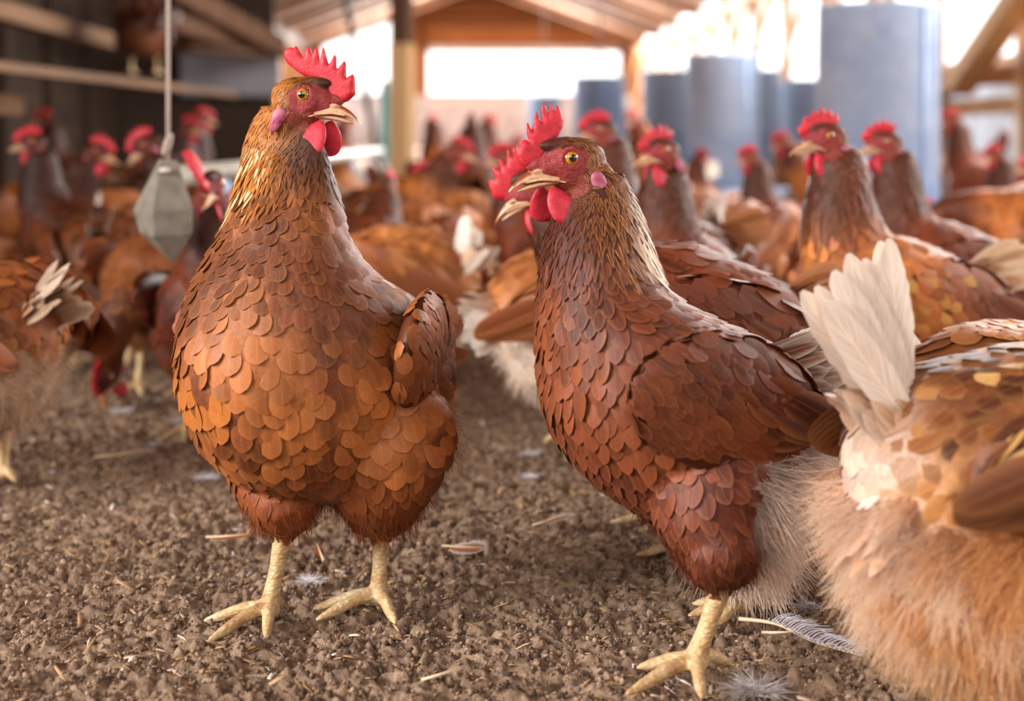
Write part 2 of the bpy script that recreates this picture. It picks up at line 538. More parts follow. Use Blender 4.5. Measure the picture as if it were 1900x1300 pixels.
def feather_obj(name, sets, mat, parent):
    sets = [s for s in sets if len(s['V'])]
    if not sets: return None
    off = 0; F = []
    for s in sets:
        F.append(s['F'] + off); off += len(s['V'])
    V = np.concatenate([s['V'] for s in sets]); F = np.concatenate(F)
    me = bpy.data.meshes.new(name)
    me.vertices.add(len(V)); me.vertices.foreach_set('co', V.astype(np.float32).ravel())
    me.loops.add(F.size); me.loops.foreach_set('vertex_index', F.astype(np.int32).ravel())
    me.polygons.add(len(F)); me.polygons.foreach_set('loop_start', np.arange(0, F.size, 4, dtype=np.int32))
    me.update(calc_edges=True)
    me.polygons.foreach_set('use_smooth', np.ones(len(F), dtype=bool))
    UV = np.concatenate([s['UV'] for s in sets])
    l = me.uv_layers.new(name='UVMap'); l.data.foreach_set('uv', UV[F.ravel()].astype(np.float32).ravel())
    set_color(me, 'col', np.concatenate([s['col'] for s in sets])); set_color(me, 'edge', np.concatenate([s['edge'] for s in sets]))
    a = me.attributes.new('rnd', 'FLOAT', 'POINT'); a.data.foreach_set('value', np.concatenate([s['rnd'] for s in sets]).astype(np.float32))
    me.materials.append(mat)
    me.validate()
    o = bpy.data.objects.new(name, me); COL.objects.link(o); o.parent = parent
    return o

def fluff_obj(name, P, D, N, L, col, parent, r, npts=5, rad=0.00038, droop=0.45, rw=None):
    n = len(P)
    cv = bpy.data.hair_curves.new(name)
    cv.add_curves([npts] * n)
    s = np.linspace(0, 1, npts)
    cl = np.column_stack([vnoise3(P, 120, k) for k in (31, 32, 33)]) - 0.5
    D = unit(D + r.normal(0, 0.16, (n, 3)) + cl * 1.1)
    Q = unit(r.normal(0, 1, (n, 3)) + np.array([0, 0, -0.8]))
    X = P[:, None] + D[:, None] * (L[:, None] * s[None])[:, :, None] + Q[:, None] * (droop * L[:, None] * s[None] ** 2)[:, :, None]
    cv.attributes['position'].data.foreach_set('vector', X.astype(np.float32).ravel())
    a = cv.attributes.get('radius') or cv.attributes.new('radius', 'FLOAT', 'POINT')
    a.data.foreach_set('value', ((np.repeat(rw, npts) if rw is not None else rad) * np.tile(1 - 0.75 * s, n)).astype(np.float32))
    a = cv.attributes.new('col', 'FLOAT_COLOR', 'CURVE')
    c = np.ones((n, 4), dtype=np.float32); c[:, :3] = col
    a.data.foreach_set('color', c.ravel())
    cv.materials.append(M['fluff'])
    o = bpy.data.objects.new(name, cv); COL.objects.link(o); o.parent = parent
    return o

# ------------------------------------------------------------------ head pieces (millimetres, eye at origin, beak towards +x)
COMB_A = [(857 - 800, 415), (735, 385), (660, 330), (622, 270), (618, 215), (650, 180), (690, 175), (715, 185), (730, 160), (755, 185), (800, 255), (812, 255), (822, 190), (845, 162),
          (870, 180), (888, 240), (900, 215), (922, 160), (945, 190), (965, 300), (975, 230), (988, 165), (1005, 190), (1045, 315), (1060, 310), (1100, 230), (1120, 260), (1125, 355),
          (1140, 355), (1195, 285), (1212, 310), (1218, 440), (1280, 405), (1300, 440), (1308, 540), (1310, 590), (1250, 650), (1150, 690), (1090, 680), (1060, 600), (1020, 520), (950, 480), (870, 455)]
COMB_A[0] = (800, 425)
COMB_A = [((x - 857) * 0.0729, (612 - y) * 0.0729) for x, y in COMB_A]
COMB_B = [(420, 520), (400, 490), (380, 435), (400, 390), (440, 335), (470, 335), (487, 350), (475, 280), (478, 215), (490, 210), (517, 270), (525, 240), (540, 180), (562, 130), (580, 190),
          (597, 215), (600, 110), (622, 72), (640, 120), (652, 158), (675, 72), (690, 120), (700, 140), (722, 97), (750, 130), (768, 200), (755, 260), (715, 325), (640, 375), (610, 440), (580, 500), (520, 530), (460, 540)]
COMB_B = [((765 - x) * 0.0817, (490 - y) * 0.0817) for x, y in COMB_B]
COMB_LOW = [(-10, 9), (-16, 15), (-15, 22), (-9, 20), (-7, 27), (-2, 22), (2, 29), (7, 21), (12, 26), (16, 17), (22, 20), (25, 11), (29, 9), (30, 3), (24, -3), (16, 2), (8, 8), (0, 10)]

def plate(outline, thick, edge=2.0, grid=1.6, taper=None):
    """puffy flat body from an outline in (x,z) millimetres -> V (x,y,z), F"""
    O = np.array(outline, float)
    pts = []
    for i in range(len(O)):
        a, b = O[i], O[(i + 1) % len(O)]
        k = max(1, int(np.linalg.norm(b - a) / grid))
        for j in range(k): pts.append(a + (b - a) * j / k)
    nb = len(pts); B = np.array(pts)
    lo, hi = O.min(0), O.max(0); inner = []
    def dist(p):
        A = O; C = np.roll(O, -1, 0); d = C - A
        t = np.clip(((p - A) * d).sum(1) / ((d * d).sum(1) + 1e-9), 0, 1)
        return np.linalg.norm(p - (A + d * t[:, None]), axis=1).min()
    def inside(p):
        c = False; j = len(O) - 1
        for i in range(len(O)):
            if (O[i][1] > p[1]) != (O[j][1] > p[1]) and p[0] < (O[j][0] - O[i][0]) * (p[1] - O[i][1]) / (O[j][1] - O[i][1] + 1e-12) + O[i][0]: c = not c
            j = i
        return c
    for k, y in enumerate(np.arange(lo[1], hi[1], grid)):
        for x in np.arange(lo[0] + (k % 2) * grid / 2, hi[0], grid):
            p = np.array([x, y])
            if inside(p) and dist(p) > grid * 0.5: inner.append(p)
    allp = pts + inner
    ed = [(i, (i + 1) % nb) for i in range(nb)]
    vo, _, fo, ov, _, _ = delaunay_2d_cdt([Vector(p) for p in allp], ed, [], 1, 1e-5)
    n = len(vo); H = np.zeros(n)
    XY = np.array([(v.x, v.y) for v in vo])
    for i in range(n):
        d = dist(XY[i])
        H[i] = 0 if d < 1e-3 else thick * 0.5 * math.sqrt(min(1, d / edge))
    if taper: H *= np.array([taper(*p) for p in XY])
    H = np.maximum(H, 0.32)
    V = [(x, h, z) for (x, z), h in zip(XY, H)] + [(x, -h, z) for (x, z), h in zip(XY, H)]
    F = [tuple(f) for f in fo] + [tuple(i + n for i in f)[::-1] for f in fo]
    seen = {}
    for f in fo:
        for a, b in zip(f, list(f[1:]) + [f[0]]): seen[(a, b)] = 1
    F += [(b, a, a + n, b + n) for a, b in seen if (b, a) not in seen]
    return np.array(V), F

def smooth_outline(O, n):
    O = list(O); P = np.array(O[-2:] + O + O[:3], float)
    s = spline(P, (len(P) - 1) * 6 + 1)
    return s[12:12 + len(O) * 6][::max(1, 6 * len(O) // n)]

WATTLE = smooth_outline([(13, -17), (9, -17), (4, -21), (-2, -28), (-3, -35), (2, -40), (9, -40.5), (14, -37), (16.5, -30), (16, -23)], 30)

def head_matrix(hd):
    e = Vector(hd['eye'])
    return Matrix.Translation(e) @ Matrix.Scale(hd.get('hs', 1.0), 4) @ Matrix.Rotation(math.radians(hd['yaw']), 4, 'Z') @ Matrix.Rotation(-math.radians(hd.get('pitch', 0)), 4, 'Y') @ Matrix.Rotation(math.radians(hd.get('roll', 0)), 4, 'X')

def xf(V, Mx):
    A = np.array(Mx); return np.asarray(V) @ A[:3, :3].T + A[:3, 3]

def head_union():
    P = []
    P.append(ellipsoid((-5, 0, -1.5), (20, 12.5, 13.5)))
    P.append(ellipsoid((7, 0, -4), (14, 9.0, 9.5)))
    P.append(ellipsoid((-4, 0, -11), (15, 10.6, 9.5)))
    P.append(ellipsoid((10, 0, -6.5), (13, 7.0, 6.0)))
    P.append(ellipsoid((17, 0, -2.5), (9.5, 5.0, 5.2)))
    P.append(ellipsoid((4, 0, 8.5), (15, 7.5, 4.5)))
    for s in (-1, 1):
        a = np.linspace(0, 2 * PI, 25)
        path = np.column_stack([6.4 * np.cos(a), np.full(25, s * 10.2), 6.0 * np.sin(a)])
        P.append(tube(path, 1.7, 8, cap=False))
        a = np.linspace(-2.6, -0.2, 14)
        path = np.column_stack([9.8 * np.cos(a), np.full(14, s * 10.0) - s * 0.9 * np.cos(a) ** 2, 9.0 * np.sin(a) - 0.5])
        P.append(rtube(path, np.full(14, 1.2), 14, 8))
    return P

def hr_m(hr):
    m = hr.copy(); m.translation = m.translation * 0.001
    return m

def build_beak(hr, parent, name='beak', fine=False):
    mb = MB()
    c = [(6, -11.8, 7.2, 2.2), (12, -10.8, 6.6, 3.6), (19, -9.8, 5.6, 5.0), (26, -11.0, 4.5, 4.6), (32, -13.4, 3.1, 3.5), (36.5, -16.6, 1.6, 2.0), (39, -19.8, 0.5, 0.6)]
    V = []; F = []; ns = 18
    C = spline(c, 16)
    for x, z, wy, hz in C:
        a = np.linspace(0, 2 * PI, ns, endpoint=False)
        zz = np.where(np.sin(a) > 0, hz * np.sin(a), hz * 0.55 * np.sin(a))
        V.append(np.column_stack([np.full(ns, x) - 0.10 * zz * (x - 9) * 0.2, wy * np.cos(a), z + zz]))
    def strip(m, ns):
        f = [(i * ns + k, (i + 1) * ns + k, (i + 1) * ns + (k + 1) % ns, i * ns + (k + 1) % ns) for i in range(m - 1) for k in range(ns)]
        return f + [tuple(range(ns)), tuple((m - 1) * ns + k for k in range(ns))[::-1]]
    f = strip(16, ns)
    mi = []
    for q in f:
        i = q[0] // ns; k = q[0] % ns
        mi.append(1 if (8 <= i <= 12 and 2 <= k <= 7) else 0)
    mb.add(np.concatenate(V), f); mb.mi = mi
    c = [(2, -13.6, 6.4, 1.6), (12, -13.8, 5.6, 2.0), (20, -14.6, 4.5, 2.0), (27, -16.2, 3.0, 1.7), (32.5, -17.6, 1.0, 0.8)]
    C = spline(c, 10); V = []
    for x, z, wy, hz in C:
        a = np.linspace(0, 2 * PI, ns, endpoint=False)
        V.append(np.column_stack([np.full(ns, x), wy * np.cos(a), z + hz * np.sin(a)]))
    mb.add(np.concatenate(V), strip(10, ns), 0)
    # nostril flaps and gape corners
    for s in (-1, 1):
        mb.add(*ellipsoid((19, s * 4.6, -6.4), (4.4, 1.2, 1.6)), 0)
        mb.add(*ellipsoid((20.0, s * 5.3, -7.7), (2.0, 0.6, 0.5), 12, 8), 2)
        mb.add(*rtube([(4, s * 8.8, -14.2), (10, s * 7.4, -12.7), (19, s * 5.6, -11.9), (27, s * 4.2, -13.0)], [0.7, 0.9, 0.6, 0.4], 12, 10), 0)
    V, F = mb.arr()
    if fine:
        keep = [f for f, m_ in zip(F, mb.mi) if m_ < 2]
        me = remesh(V * 0.001, keep, 0.00055, 5)
        n = len(me.vertices); co = np.empty(n * 3, np.float32); me.vertices.foreach_get('co', co); co = co.reshape(-1, 3) * 1000
        x, y, z = co.T
        top = np.interp(x, [5, 12, 19, 26, 32, 36.5, 39], [-9.5, -7.0, -4.8, -6.4, -9.9, -14.6, -19.2])
        dark = smoothstep(21, 25, x) * smoothstep(38, 34, x) * smoothstep(3.6, 1.6, top - z)
        c = mixc(np.repeat(lin(214, 166, 128)[None], n, 0), np.repeat(lin(140, 66, 30)[None], n, 0), dark)
        c = mixc(c, np.repeat(lin(236, 216, 196)[None], n, 0), smoothstep(30, 37, x) * (1 - dark))
        c = mixc(c, np.repeat(lin(120, 66, 46)[None], n, 0), 0.75 * smoothstep(0.9, 0.2, np.abs(z - np.interp(x, [4, 12, 20, 28, 33], [-13.2, -12.9, -12.9, -14.3, -16.6]))) * (x > 7) * (x < 33))
        set_color(me, 'col', c)
        me.transform(hr_m(hr)); me.materials.clear(); me.materials.append(M['beakskin'])
        me.polygons.foreach_set('use_smooth', np.ones(len(me.polygons), bool))
        o = bpy.data.objects.new(name, me); COL.objects.link(o); o.parent = parent
        return o
    return mesh_obj(name, xf(V, hr) * 0.001, F, [M['beak'], M['beaktip'], M['eyerim']], parent, True, mb.mi)

def build_eye(hr, s, parent):
    nu, nv = 28, 22
    V, F = ellipsoid((0, 0, 0), (5.6, 5.6, 5.6), nu, nv)
    V = np.column_stack([V[:, 0], V[:, 2], V[:, 1]])      # pole along y
    mi = []
    for f in F:
        c = V[list(f)].mean(0)
        th = math.degrees(math.acos(max(-1, min(1, s * c[1] / np.linalg.norm(c)))))
        mi.append(0 if th < 26 else 1 if th < 52 else 2)
    V = V + np.array([0, s * 7.9, 0])
    o = mesh_obj('eye', xf(V, hr) * 0.001, F, [M['pupil'], M['iris'], M['eyerim']], parent, True, mi)
    return o

# ------------------------------------------------------------------ hens
RUST = dict(b1=lin(176, 98, 50), b2=lin(132, 66, 32), be=lin(190, 118, 66), n1=lin(120, 62, 32), ne=lin(206, 130, 58), w1=lin(110, 52, 28), w2=lin(150, 84, 44), we=lin(160, 96, 56),
            tail=lin(226, 205, 185), taile=lin(240, 228, 214), fl=lin(226, 190, 158), th=lin(140, 70, 34), thr=lin(84, 42, 24), belly=lin(150, 78, 38))

def pal(**k):
    d = dict(RUST); d.update(k); return d

def build_hen(spec):
    t0 = time.time()
    r = np.random.default_rng(spec.get('seed', 1))
    det = spec.get('detail', 0)             # 2 hero, 1 near, 0 far
    root = bpy.data.objects.new('hen', None); COL.objects.link(root)
    root.empty_display_size = 0.05
    pl = spec['pal']; hd = spec['head']
    hr = head_matrix(hd)
    neck = np.array(spec['neck'], float)            # x,y,z,r   base -> head
    pieces = [loft_rows(spec['rows'])]
    hb = np.array(hr @ Vector((-9, 0, -7)))[:3]; hb2 = np.array(hr @ Vector((-12, 0, -14)))[:3]
    npath = np.concatenate([neck[:, :3], [hb2 * 0.6 + neck[-1, :3] * 0.4 if False else hb2], [hb]])
    nr = np.concatenate([neck[:, 3], [14.0], [12.0]])
    pieces.append(rtube(npath, nr, 26, 24))
    pieces += [(xf(v, hr), f) for v, f in head_union()]
    legcap = []
    for ft in spec['feet']:
        fx, fy, hx, hy, hz, ang, s = ft['x'], ft['y'], *ft['hock'], ft.get('ang', 0), ft['s']
        gz = ft.get('z', 0)
        hip = ft.get('hip', (-8, s * 46, 128, 44))
        kr = ft.get('kr', 25)
        pieces.append(rtube([hip[:3], (hip[0] * 0.45 + hx * 0.55 + 4, hip[1] * 0.45 + hy * 0.55, hip[2] * 0.45 + (hz + 18) * 0.55), (hx, hy, hz + 22)],
                            [hip[3], (hip[3] + kr) * 0.5 + 2, kr], 14, 22))
        lr = ft.get('r', 6.8)
        sh = [(hx - 2, hy, hz + 14), (hx, hy, hz), (fx * 0.5 + hx * 0.5, fy * 0.5 + hy * 0.5, (hz + 8 + gz) * 0.5), (fx, fy, 12 + gz)]
        pieces.append(rtube(sh, [lr, lr * 1.05, lr * 0.82, lr * 1.0], 12, 14)); legcap.append((np.array(sh), hz))
        pieces.append(ellipsoid((fx, fy, 8 + gz), (8.0, 7.6, 6.6)))
        ca = math.radians(ang)
        for k, (da, ln) in enumerate(ft.get('toes', [(-40, 44), (0, 56), (38, 44), (175, 22)])):
            a = ca + math.radians(da); dx, dy = math.cos(a), math.sin(a)
            z = 0 if k < 3 else 2
            pieces.append(rtube([(fx, fy, 10 + gz), (fx + dx * ln * 0.35, fy + dy * ln * 0.35, 10.5 + z + gz), (fx + dx * ln * 0.75, fy + dy * ln * 0.75, 6 + z + gz), (fx + dx * ln, fy + dy * ln, 3.5 + gz)],
                                [5.6, 4.6, 3.9, 1.9], 14, 12))
    mb = MB()
    for v, f in pieces: mb.add(np.asarray(v) * 0.001, f)
    V, F = mb.arr()
    vox = {2: 0.0014, 1: 0.0024, 0: 0.0042}[det]
    me = remesh(V, F, vox, {2: 7, 1: 5, 0: 3}[det])
    nvt = len(me.vertices)
    co = np.empty(nvt * 3, np.float32); me.vertices.foreach_get('co', co); co = co.reshape(-1, 3).astype(float)
    nm = np.empty(nvt * 3, np.float32); me.vertices.foreach_get('normal', nm); nm = nm.reshape(-1, 3).astype(float)
    me.calc_loop_triangles()
    tri = np.empty(len(me.loop_triangles) * 3, np.int32); me.loop_triangles.foreach_get('vertices', tri); tri = tri.reshape(-1, 3)
    bvh = BVHTree.FromPolygons([tuple(c) for c in co], [tuple(t) for t in tri.tolist()])

    NP = spline(np.column_stack([npath, nr]), 40)
    hinv = hr.inverted()
    zhock = np.array([h[1] for h in legcap])
    def head_local(P): return xf(np.asarray(P) * 1000, hinv)
    def neck_param(P):
        Q = np.asarray(P) * 1000
        out_t = np.zeros(len(Q)); out_k = np.zeros(len(Q)); ta = np.zeros((len(Q), 3))
        TT = unit(np.gradient(NP[:, :3], axis=0))
        for a in range(0, len(Q), 20000):
            q = Q[a:a + 20000]
            d = np.linalg.norm(q[:, None] - NP[None, :, :3], axis=2)
            k = d.argmin(1); out_t[a:a + 20000] = k / 39; out_k[a:a + 20000] = d[np.arange(len(q)), k] / 64; ta[a:a + 20000] = TT[k]
        return out_t, out_k, ta
    t_neck0 = spec.get('neck0', 0.33)
    def is_neck(P):
        t, k, _ = neck_param(P); return smoothstep(t_neck0 - 0.08, t_neck0 + 0.1, t) * (k < 1.15)
    def is_leg(P):
        Q = np.asarray(P) * 1000; out = np.zeros(len(Q), bool)
        for sh, hz in legcap:
            S = spline(sh, 12); d = np.linalg.norm(Q[:, None] - S[None], axis=2).min(1)
            out |= (d < 14) & (Q[:, 2] < hz + 1)
        return out | (Q[:, 2] < min(22, zhock.min() - 6))
    def face_mask(P):
        h = head_local(P)
        e = ((h[:, 0] - 2) / 13.5) ** 2 + ((h[:, 2] + 2) / 9.5) ** 2
        lo = ((h[:, 0] - 15) / 13) ** 2 + ((h[:, 2] + 5) / 9.0) ** 2
        ch = ((h[:, 0] - 3) / 13) ** 2 + ((h[:, 2] + 15) / 9.0) ** 2
        f = np.minimum(np.minimum(e, lo), ch)
        return smoothstep(1.15, 0.85, f) * (h[:, 0] > -30) * (np.abs(h[:, 1]) < 20) * (np.linalg.norm(h, axis=1) < 40)
    def regions(P):
        """base pigment of every point"""
        Q = np.asarray(P) * 1000
        x, y, z = Q.T
        n1 = vnoise3(P, 38, 1); n2 = vnoise3(P, 95, 2)
        c = mixc(pl['b2'], pl['b1'], smoothstep(0.25, 0.75, n1))
        e = np.repeat(pl['be'][None], len(P), 0) * (0.8 + 0.4 * n2[:, None])
        # lower parts
        lowm = smoothstep(spec.get('lowz', 105) + 18, spec.get('lowz', 105) - 18, z)
        c = mixc(c, mixc(pl['belly'], pl['th'], n1), lowm * 0.9)
        # back
        bk = smoothstep(0.0, -40.0, x) * smoothstep(150, 185, z)
        c = mixc(c, mixc(pl['w1'], pl['w2'], n1), bk * 0.8); e = mixc(e, np.repeat(pl['we'][None], len(P), 0), bk * 0.8)
        # fluff at the rear
        fx = spec.get('fluffx', -62); fz = spec.get('fluffz', 150)
        fm = smoothstep(fx + 18, fx - 12, x + (n1 - 0.5) * 24 + spec.get('fluffslope', 0) * (z - 90)) * smoothstep(fz + 20, fz - 12, z + (n2 - 0.5) * spec.get('fzn', 14))
        fc = mixc(pl['fl'], pl.get('fl2', pl['fl'] * 0.75), smoothstep(0.45, 0.8, n2))
        c = mixc(c, fc, fm); e = mixc(e, fc, fm)
        if 'rearwhite' in spec:
            rw_ = smoothstep(*spec['rearwhite'], x + (n1 - 0.5) * 26) * 0.62
            c = mixc(c, np.repeat(pl['taile'][None], len(P), 0), rw_); e = mixc(e, np.repeat(pl['taile'][None], len(P), 0), rw_)
        # neck
        t, k, ta = neck_param(P)
        nk = smoothstep(t_neck0 - 0.1, t_neck0 + 0.08, t) * (k < 1.2)
        h = head_local(P)
        front = smoothstep(-0.2, 0.75, ((np.asarray(P) * 1000 - NP[np.clip((t * 39).astype(int), 0, 39), :3]) @ np.array(spec.get('throat', (1, 0, 0)))) / 34.0)
        nc = mixc(np.repeat(pl['n1'][None], len(P), 0), np.repeat(pl['thr'][None], len(P), 0), front)
        ne = mixc(np.repeat(pl['ne'][None], len(P), 0), np.repeat(pl['thr'][None] * 1.35, len(P), 0), front * 0.95)
        c = mixc(c, nc, nk); e = mixc(e, ne, nk)
        return c, e, nk, fm
    c, e, nk, fm = regions(co)
    fmask = face_mask(co)
    h = head_local(co)
    fcol = mixc(np.repeat(lin(136, 42, 42)[None], nvt, 0), np.repeat(lin(178, 76, 78)[None], nvt, 0), vnoise3(co, 420, 5))
    fcol = mixc(fcol, np.repeat(lin(132, 62, 44)[None], nvt, 0), smoothstep(-8, -15, h[:, 2]) * smoothstep(10, 2, h[:, 0]) * 0.85)
    c = c * (0.85 + 0.15 * fm)[:, None]
    c = mixc(c, fcol, fmask)
    eart = smoothstep(1.2, 0.7, ((h[:, 0] + 16.5) / 8) ** 2 + ((h[:, 2] + 4) / 5.5) ** 2) * (np.abs(h[:, 1]) < 18)
    c = mixc(c, np.repeat(lin(160, 108, 64)[None], nvt, 0), eart * 0.8)
    set_color(me, 'col', c)
    a_ = me.attributes.new('face', 'FLOAT', 'POINT'); a_.data.foreach_set('value', fmask.astype(np.float32))
    me.materials.clear(); me.materials.append(M['skin']); me.materials.append(M['leg'])
    leg = is_leg(co)
    npoly = len(me.polygons)
    lv = np.empty(len(me.loops), np.int32); me.loops.foreach_get('vertex_index', lv)
    ls = np.empty(npoly, np.int32); me.polygons.foreach_get('loop_start', ls)
    me.polygons.foreach_set('material_index', leg[lv[ls]].astype(np.int32))
    me.polygons.foreach_set('use_smooth', np.ones(npoly, bool))
    me.name = 'body'
    body = bpy.data.objects.new('body', me); COL.objects.link(body); body.parent = root

    # head furniture
    ht = hd.get('comb_tilt', 0)
    cv, cf = plate(hd.get('comb', COMB_A), 5.2 if det else 6, 2.6, 1.5 if det == 2 else 3.0, lambda x, z: 1.15 - 0.018 * z)
    flop = hd.get('flop', 0)
    cv[:, 1] += hd.get('lean', 0) * np.clip(cv[:, 2] - 5, 0, None)
    if flop: cv[:, 1] += flop * np.clip(cv[:, 2] - 8, 0, None) * 0.1 * np.clip(cv[:, 2] - 8, 0, None) * 0.1
    mesh_obj('comb', xf(cv, hr) * 0.001, cf, M['comb'], root)
    for s in (-1, 1):
        wv, wf = plate(WATTLE * np.array([1, hd.get('wat', 1.0)]) + np.array([0, -17 * (1 - hd.get('wat', 1.0))]), 3.4, 3.0, 1.7 if det == 2 else 3.4)
        dz = np.clip(-17 - wv[:, 2], 0, None)
        wv[:, 1] += s * (6.0 + dz * 0.42 - dz * dz * 0.006)
        if s == hd.get('farside', 0): wv[:, 0] += 4 + dz * 0.1
        mesh_obj('wattle', xf(wv, hr) * 0.001, wf, M['wattle'], root)
        lo, lf = ellipsoid((0, 0, 0), (4.5, 2.2, 9.2), 20, 14)
        lo[:, 0] *= (1 + 0.03 * lo[:, 2])
        R = Matrix.Rotation(math.radians(-24), 3, 'Y')
        lo = lo @ np.array(R) + np.array([-16.5, s * 13.2, -17.5])
        mesh_obj('earlobe', xf(lo, hr) * 0.001, lf, M['lobe'], root)
        build_eye(hr, s, root)
    build_beak(hr, root, fine=det == 2)

    # ------------------------------------------------ feathers
    dens = {2: 1.0, 1: 1.35, 0: 2.0}[det]
    def flow(P, N):
        t, k, ta = neck_param(P)
        nk = smoothstep(t_neck0 - 0.12, t_neck0 + 0.1, t) * (k < 1.25)
        wf = smoothstep(-0.35, 0.7, N[:, 0])
        g = np.array([-1.0, 0, -0.42])[None] * (1 - wf)[:, None] + np.array([-0.12, 0, -1.0])[None] * wf[:, None]
        lo = smoothstep(0.125, 0.09, P[:, 2])[:, None]
        g = g * (1 - lo) + np.array([-0.25, 0, -1.0])[None] * lo
        return unit(g * (1 - nk)[:, None] - ta * nk[:, None] + 0.12 * N * 0)
    sets = []
    chest = spec.get('chest')
    # trunk
    def trunk_mask(C):
        n_ = is_neck(C); c_, e_, k_, f_ = regions(C)
        return (n_ < 0.6) & (~is_leg(C)) & (f_ < 0.55) & (C[:, 2] > 0.03) & (face_mask(C) < 0.2) & (np.linalg.norm(head_local(C), axis=1) > 36)
    fs = spec.get('fs', 1.0)
    def rad_t(P):
        q = smoothstep(0.26, 0.2, P[:, 2])
        return (0.0062 + 0.0036 * q) * fs * dens * (1 - 0.22 * smoothstep(0.12, 0.08, P[:, 2]))
    P, N = sample_surface(co, tri, nm, {2: 9000, 1: 4500, 0: 1800}[det], rad_t, trunk_mask, r)
    if len(P):
        q = rad_t(P) / dens
        L = q * r.uniform(2.1, 2.6, len(P)) * (dens ** 0.6); W = q * r.uniform(0.80, 0.96, len(P)) * (dens ** 0.75)
        cc, ee, _, _ = regions(P)
        br = r.uniform(0.64, 1.3, (len(P), 1)); pick = r.random(len(P))
        if 'mottle' in spec:
            mx, mz = spec['mottle']
            mo = smoothstep(mx - 16, mx + 20, P[:, 0] * 1000) * smoothstep(mz - 14, mz + 14, P[:, 2] * 1000)
            pm = r.random(len(P))
            mc = np.where((pm < 0.62)[:, None], pl['w1'][None] * 1.1, np.where((pm < 0.82)[:, None], pl['w2'][None], pl['spot'][None]))
            sel = r.random(len(P)) < mo * 0.85
            cc[sel] = mc[sel]; ee[sel] = mc[sel] * 0.6 + pl['spot'] * 0.4
        if spec.get('soft'): br = 0.8 + 0.3 * (br - 0.72) / 0.53
        cc = cc * br; cc[pick < 0.05] = cc[pick < 0.05] * 0.4 + pl['be'] * 0.5
        if chest:
            n3 = vnoise3(P, 30, 9)
            dk = smoothstep(0.215, 0.262, P[:, 2] + 0.03 * (n3 - 0.5)); cc = mixc(cc, np.repeat(lin(*chest[0])[None], len(P), 0) * r.uniform(0.8, 1.25, (len(P), 1)), dk * 0.75)
            gd = smoothstep(0.135, 0.165, P[:, 2]) * smoothstep(0.205, 0.18, P[:, 2]) * smoothstep(0.35, 0.6, n3); cc = mixc(cc, np.repeat(lin(*chest[1])[None], len(P), 0), gd * 0.6)
            bl = smoothstep(0.12, 0.085, P[:, 2]); cc = mixc(cc, np.repeat(lin(*chest[2])[None], len(P), 0) * r.uniform(0.85, 1.2, (len(P), 1)), bl * 0.7)
            ee = mixc(ee, cc * 1.25, np.full(len(P), 0.6))
        low = smoothstep(0.135, 0.085, P[:, 2])
        sets.append(feather_cards(P, N, flow(P, N) + r.normal(0, 0.07, P.shape), L * (1 - 0.1 * low), W * (1 - 0.35 * low), q * r.uniform(0.20, 0.42, len(P)) * (0.6 if spec.get('soft') else 1.0) * (1 - 0.4 * low), cc, mixc(cc, ee, np.full(len(P), 0.55)), r,
                                  {2: 9, 1: 6, 0: 5}[det], {2: 5, 1: 3, 0: 3}[det], pointed=np.maximum(low * 0.8, spec.get('ptd', 0)), bvh=bvh))
    if sets: feather_obj('plumage', sets, M['feather'], root)
    # neck hackle
    def neck_mask(C):
        hl = head_local(C)
        return (is_neck(C) > 0.25) & (face_mask(C) < 0.12) & ~((hl[:, 0] > 6) & (hl[:, 2] > -24) & (np.linalg.norm(hl, axis=1) < 45)) & ~((((hl[:, 0] + 15) / 4.5) ** 2 + ((hl[:, 2] + 16) / 8) ** 2 < 1) & (np.abs(hl[:, 1]) > 8)) & ~(((hl[:, 0] - 8) ** 2 + (hl[:, 2] + 25) ** 2 < 49) & (np.abs(hl[:, 1]) > 7))
    def rad_n(P):
        d = np.linalg.norm(head_local(P), axis=1) / 1000
        return (0.0021 + 0.0024 * smoothstep(0.02, 0.09, d)) * dens
    P, N = sample_surface(co, tri, nm, {2: 26000, 1: 6000, 0: 1400}[det], rad_n, neck_mask, r)
    if len(P):
        d = np.linalg.norm(head_local(P), axis=1) / 1000
        q = rad_n(P) / dens
        L = q * (3.2 + 3.2 * smoothstep(0.03, 0.10, d)) * r.uniform(0.85, 1.15, len(P)) * dens ** 0.4; W = q * 0.66 * r.uniform(0.8, 1.1, len(P)) * dens ** 0.7
        cc, ee, _, _ = regions(P)
        hf = spec.get('streak')
        br = r.uniform(0.6, 1.4, (len(P), 1)); cc = cc * br; ee = ee * r.uniform(0.65, 1.5, (len(P), 1))
        if hf:
            wsel = hf(P * 1000, r.random(len(P)))
            cc = mixc(cc, np.repeat(pl.get('stc', lin(238, 214, 186))[None], len(P), 0), wsel * 0.85)
            ee = mixc(ee, np.repeat(pl.get('stc', lin(238, 214, 186))[None], len(P), 0), wsel * 0.4)
        sets = [feather_cards(P, N, flow(P, N) + r.normal(0, 0.09, P.shape), L, W, 0.0005 + L * r.uniform(0.06, 0.13, len(P)), cc, ee, r, {2: 8, 1: 5, 0: 4}[det], 3, pointed=np.full(len(P), 0.85), bvh=bvh)]
        feather_obj('hackle', sets, M['feather'], root)

    # wings
    wg = spec.get('wing', {})
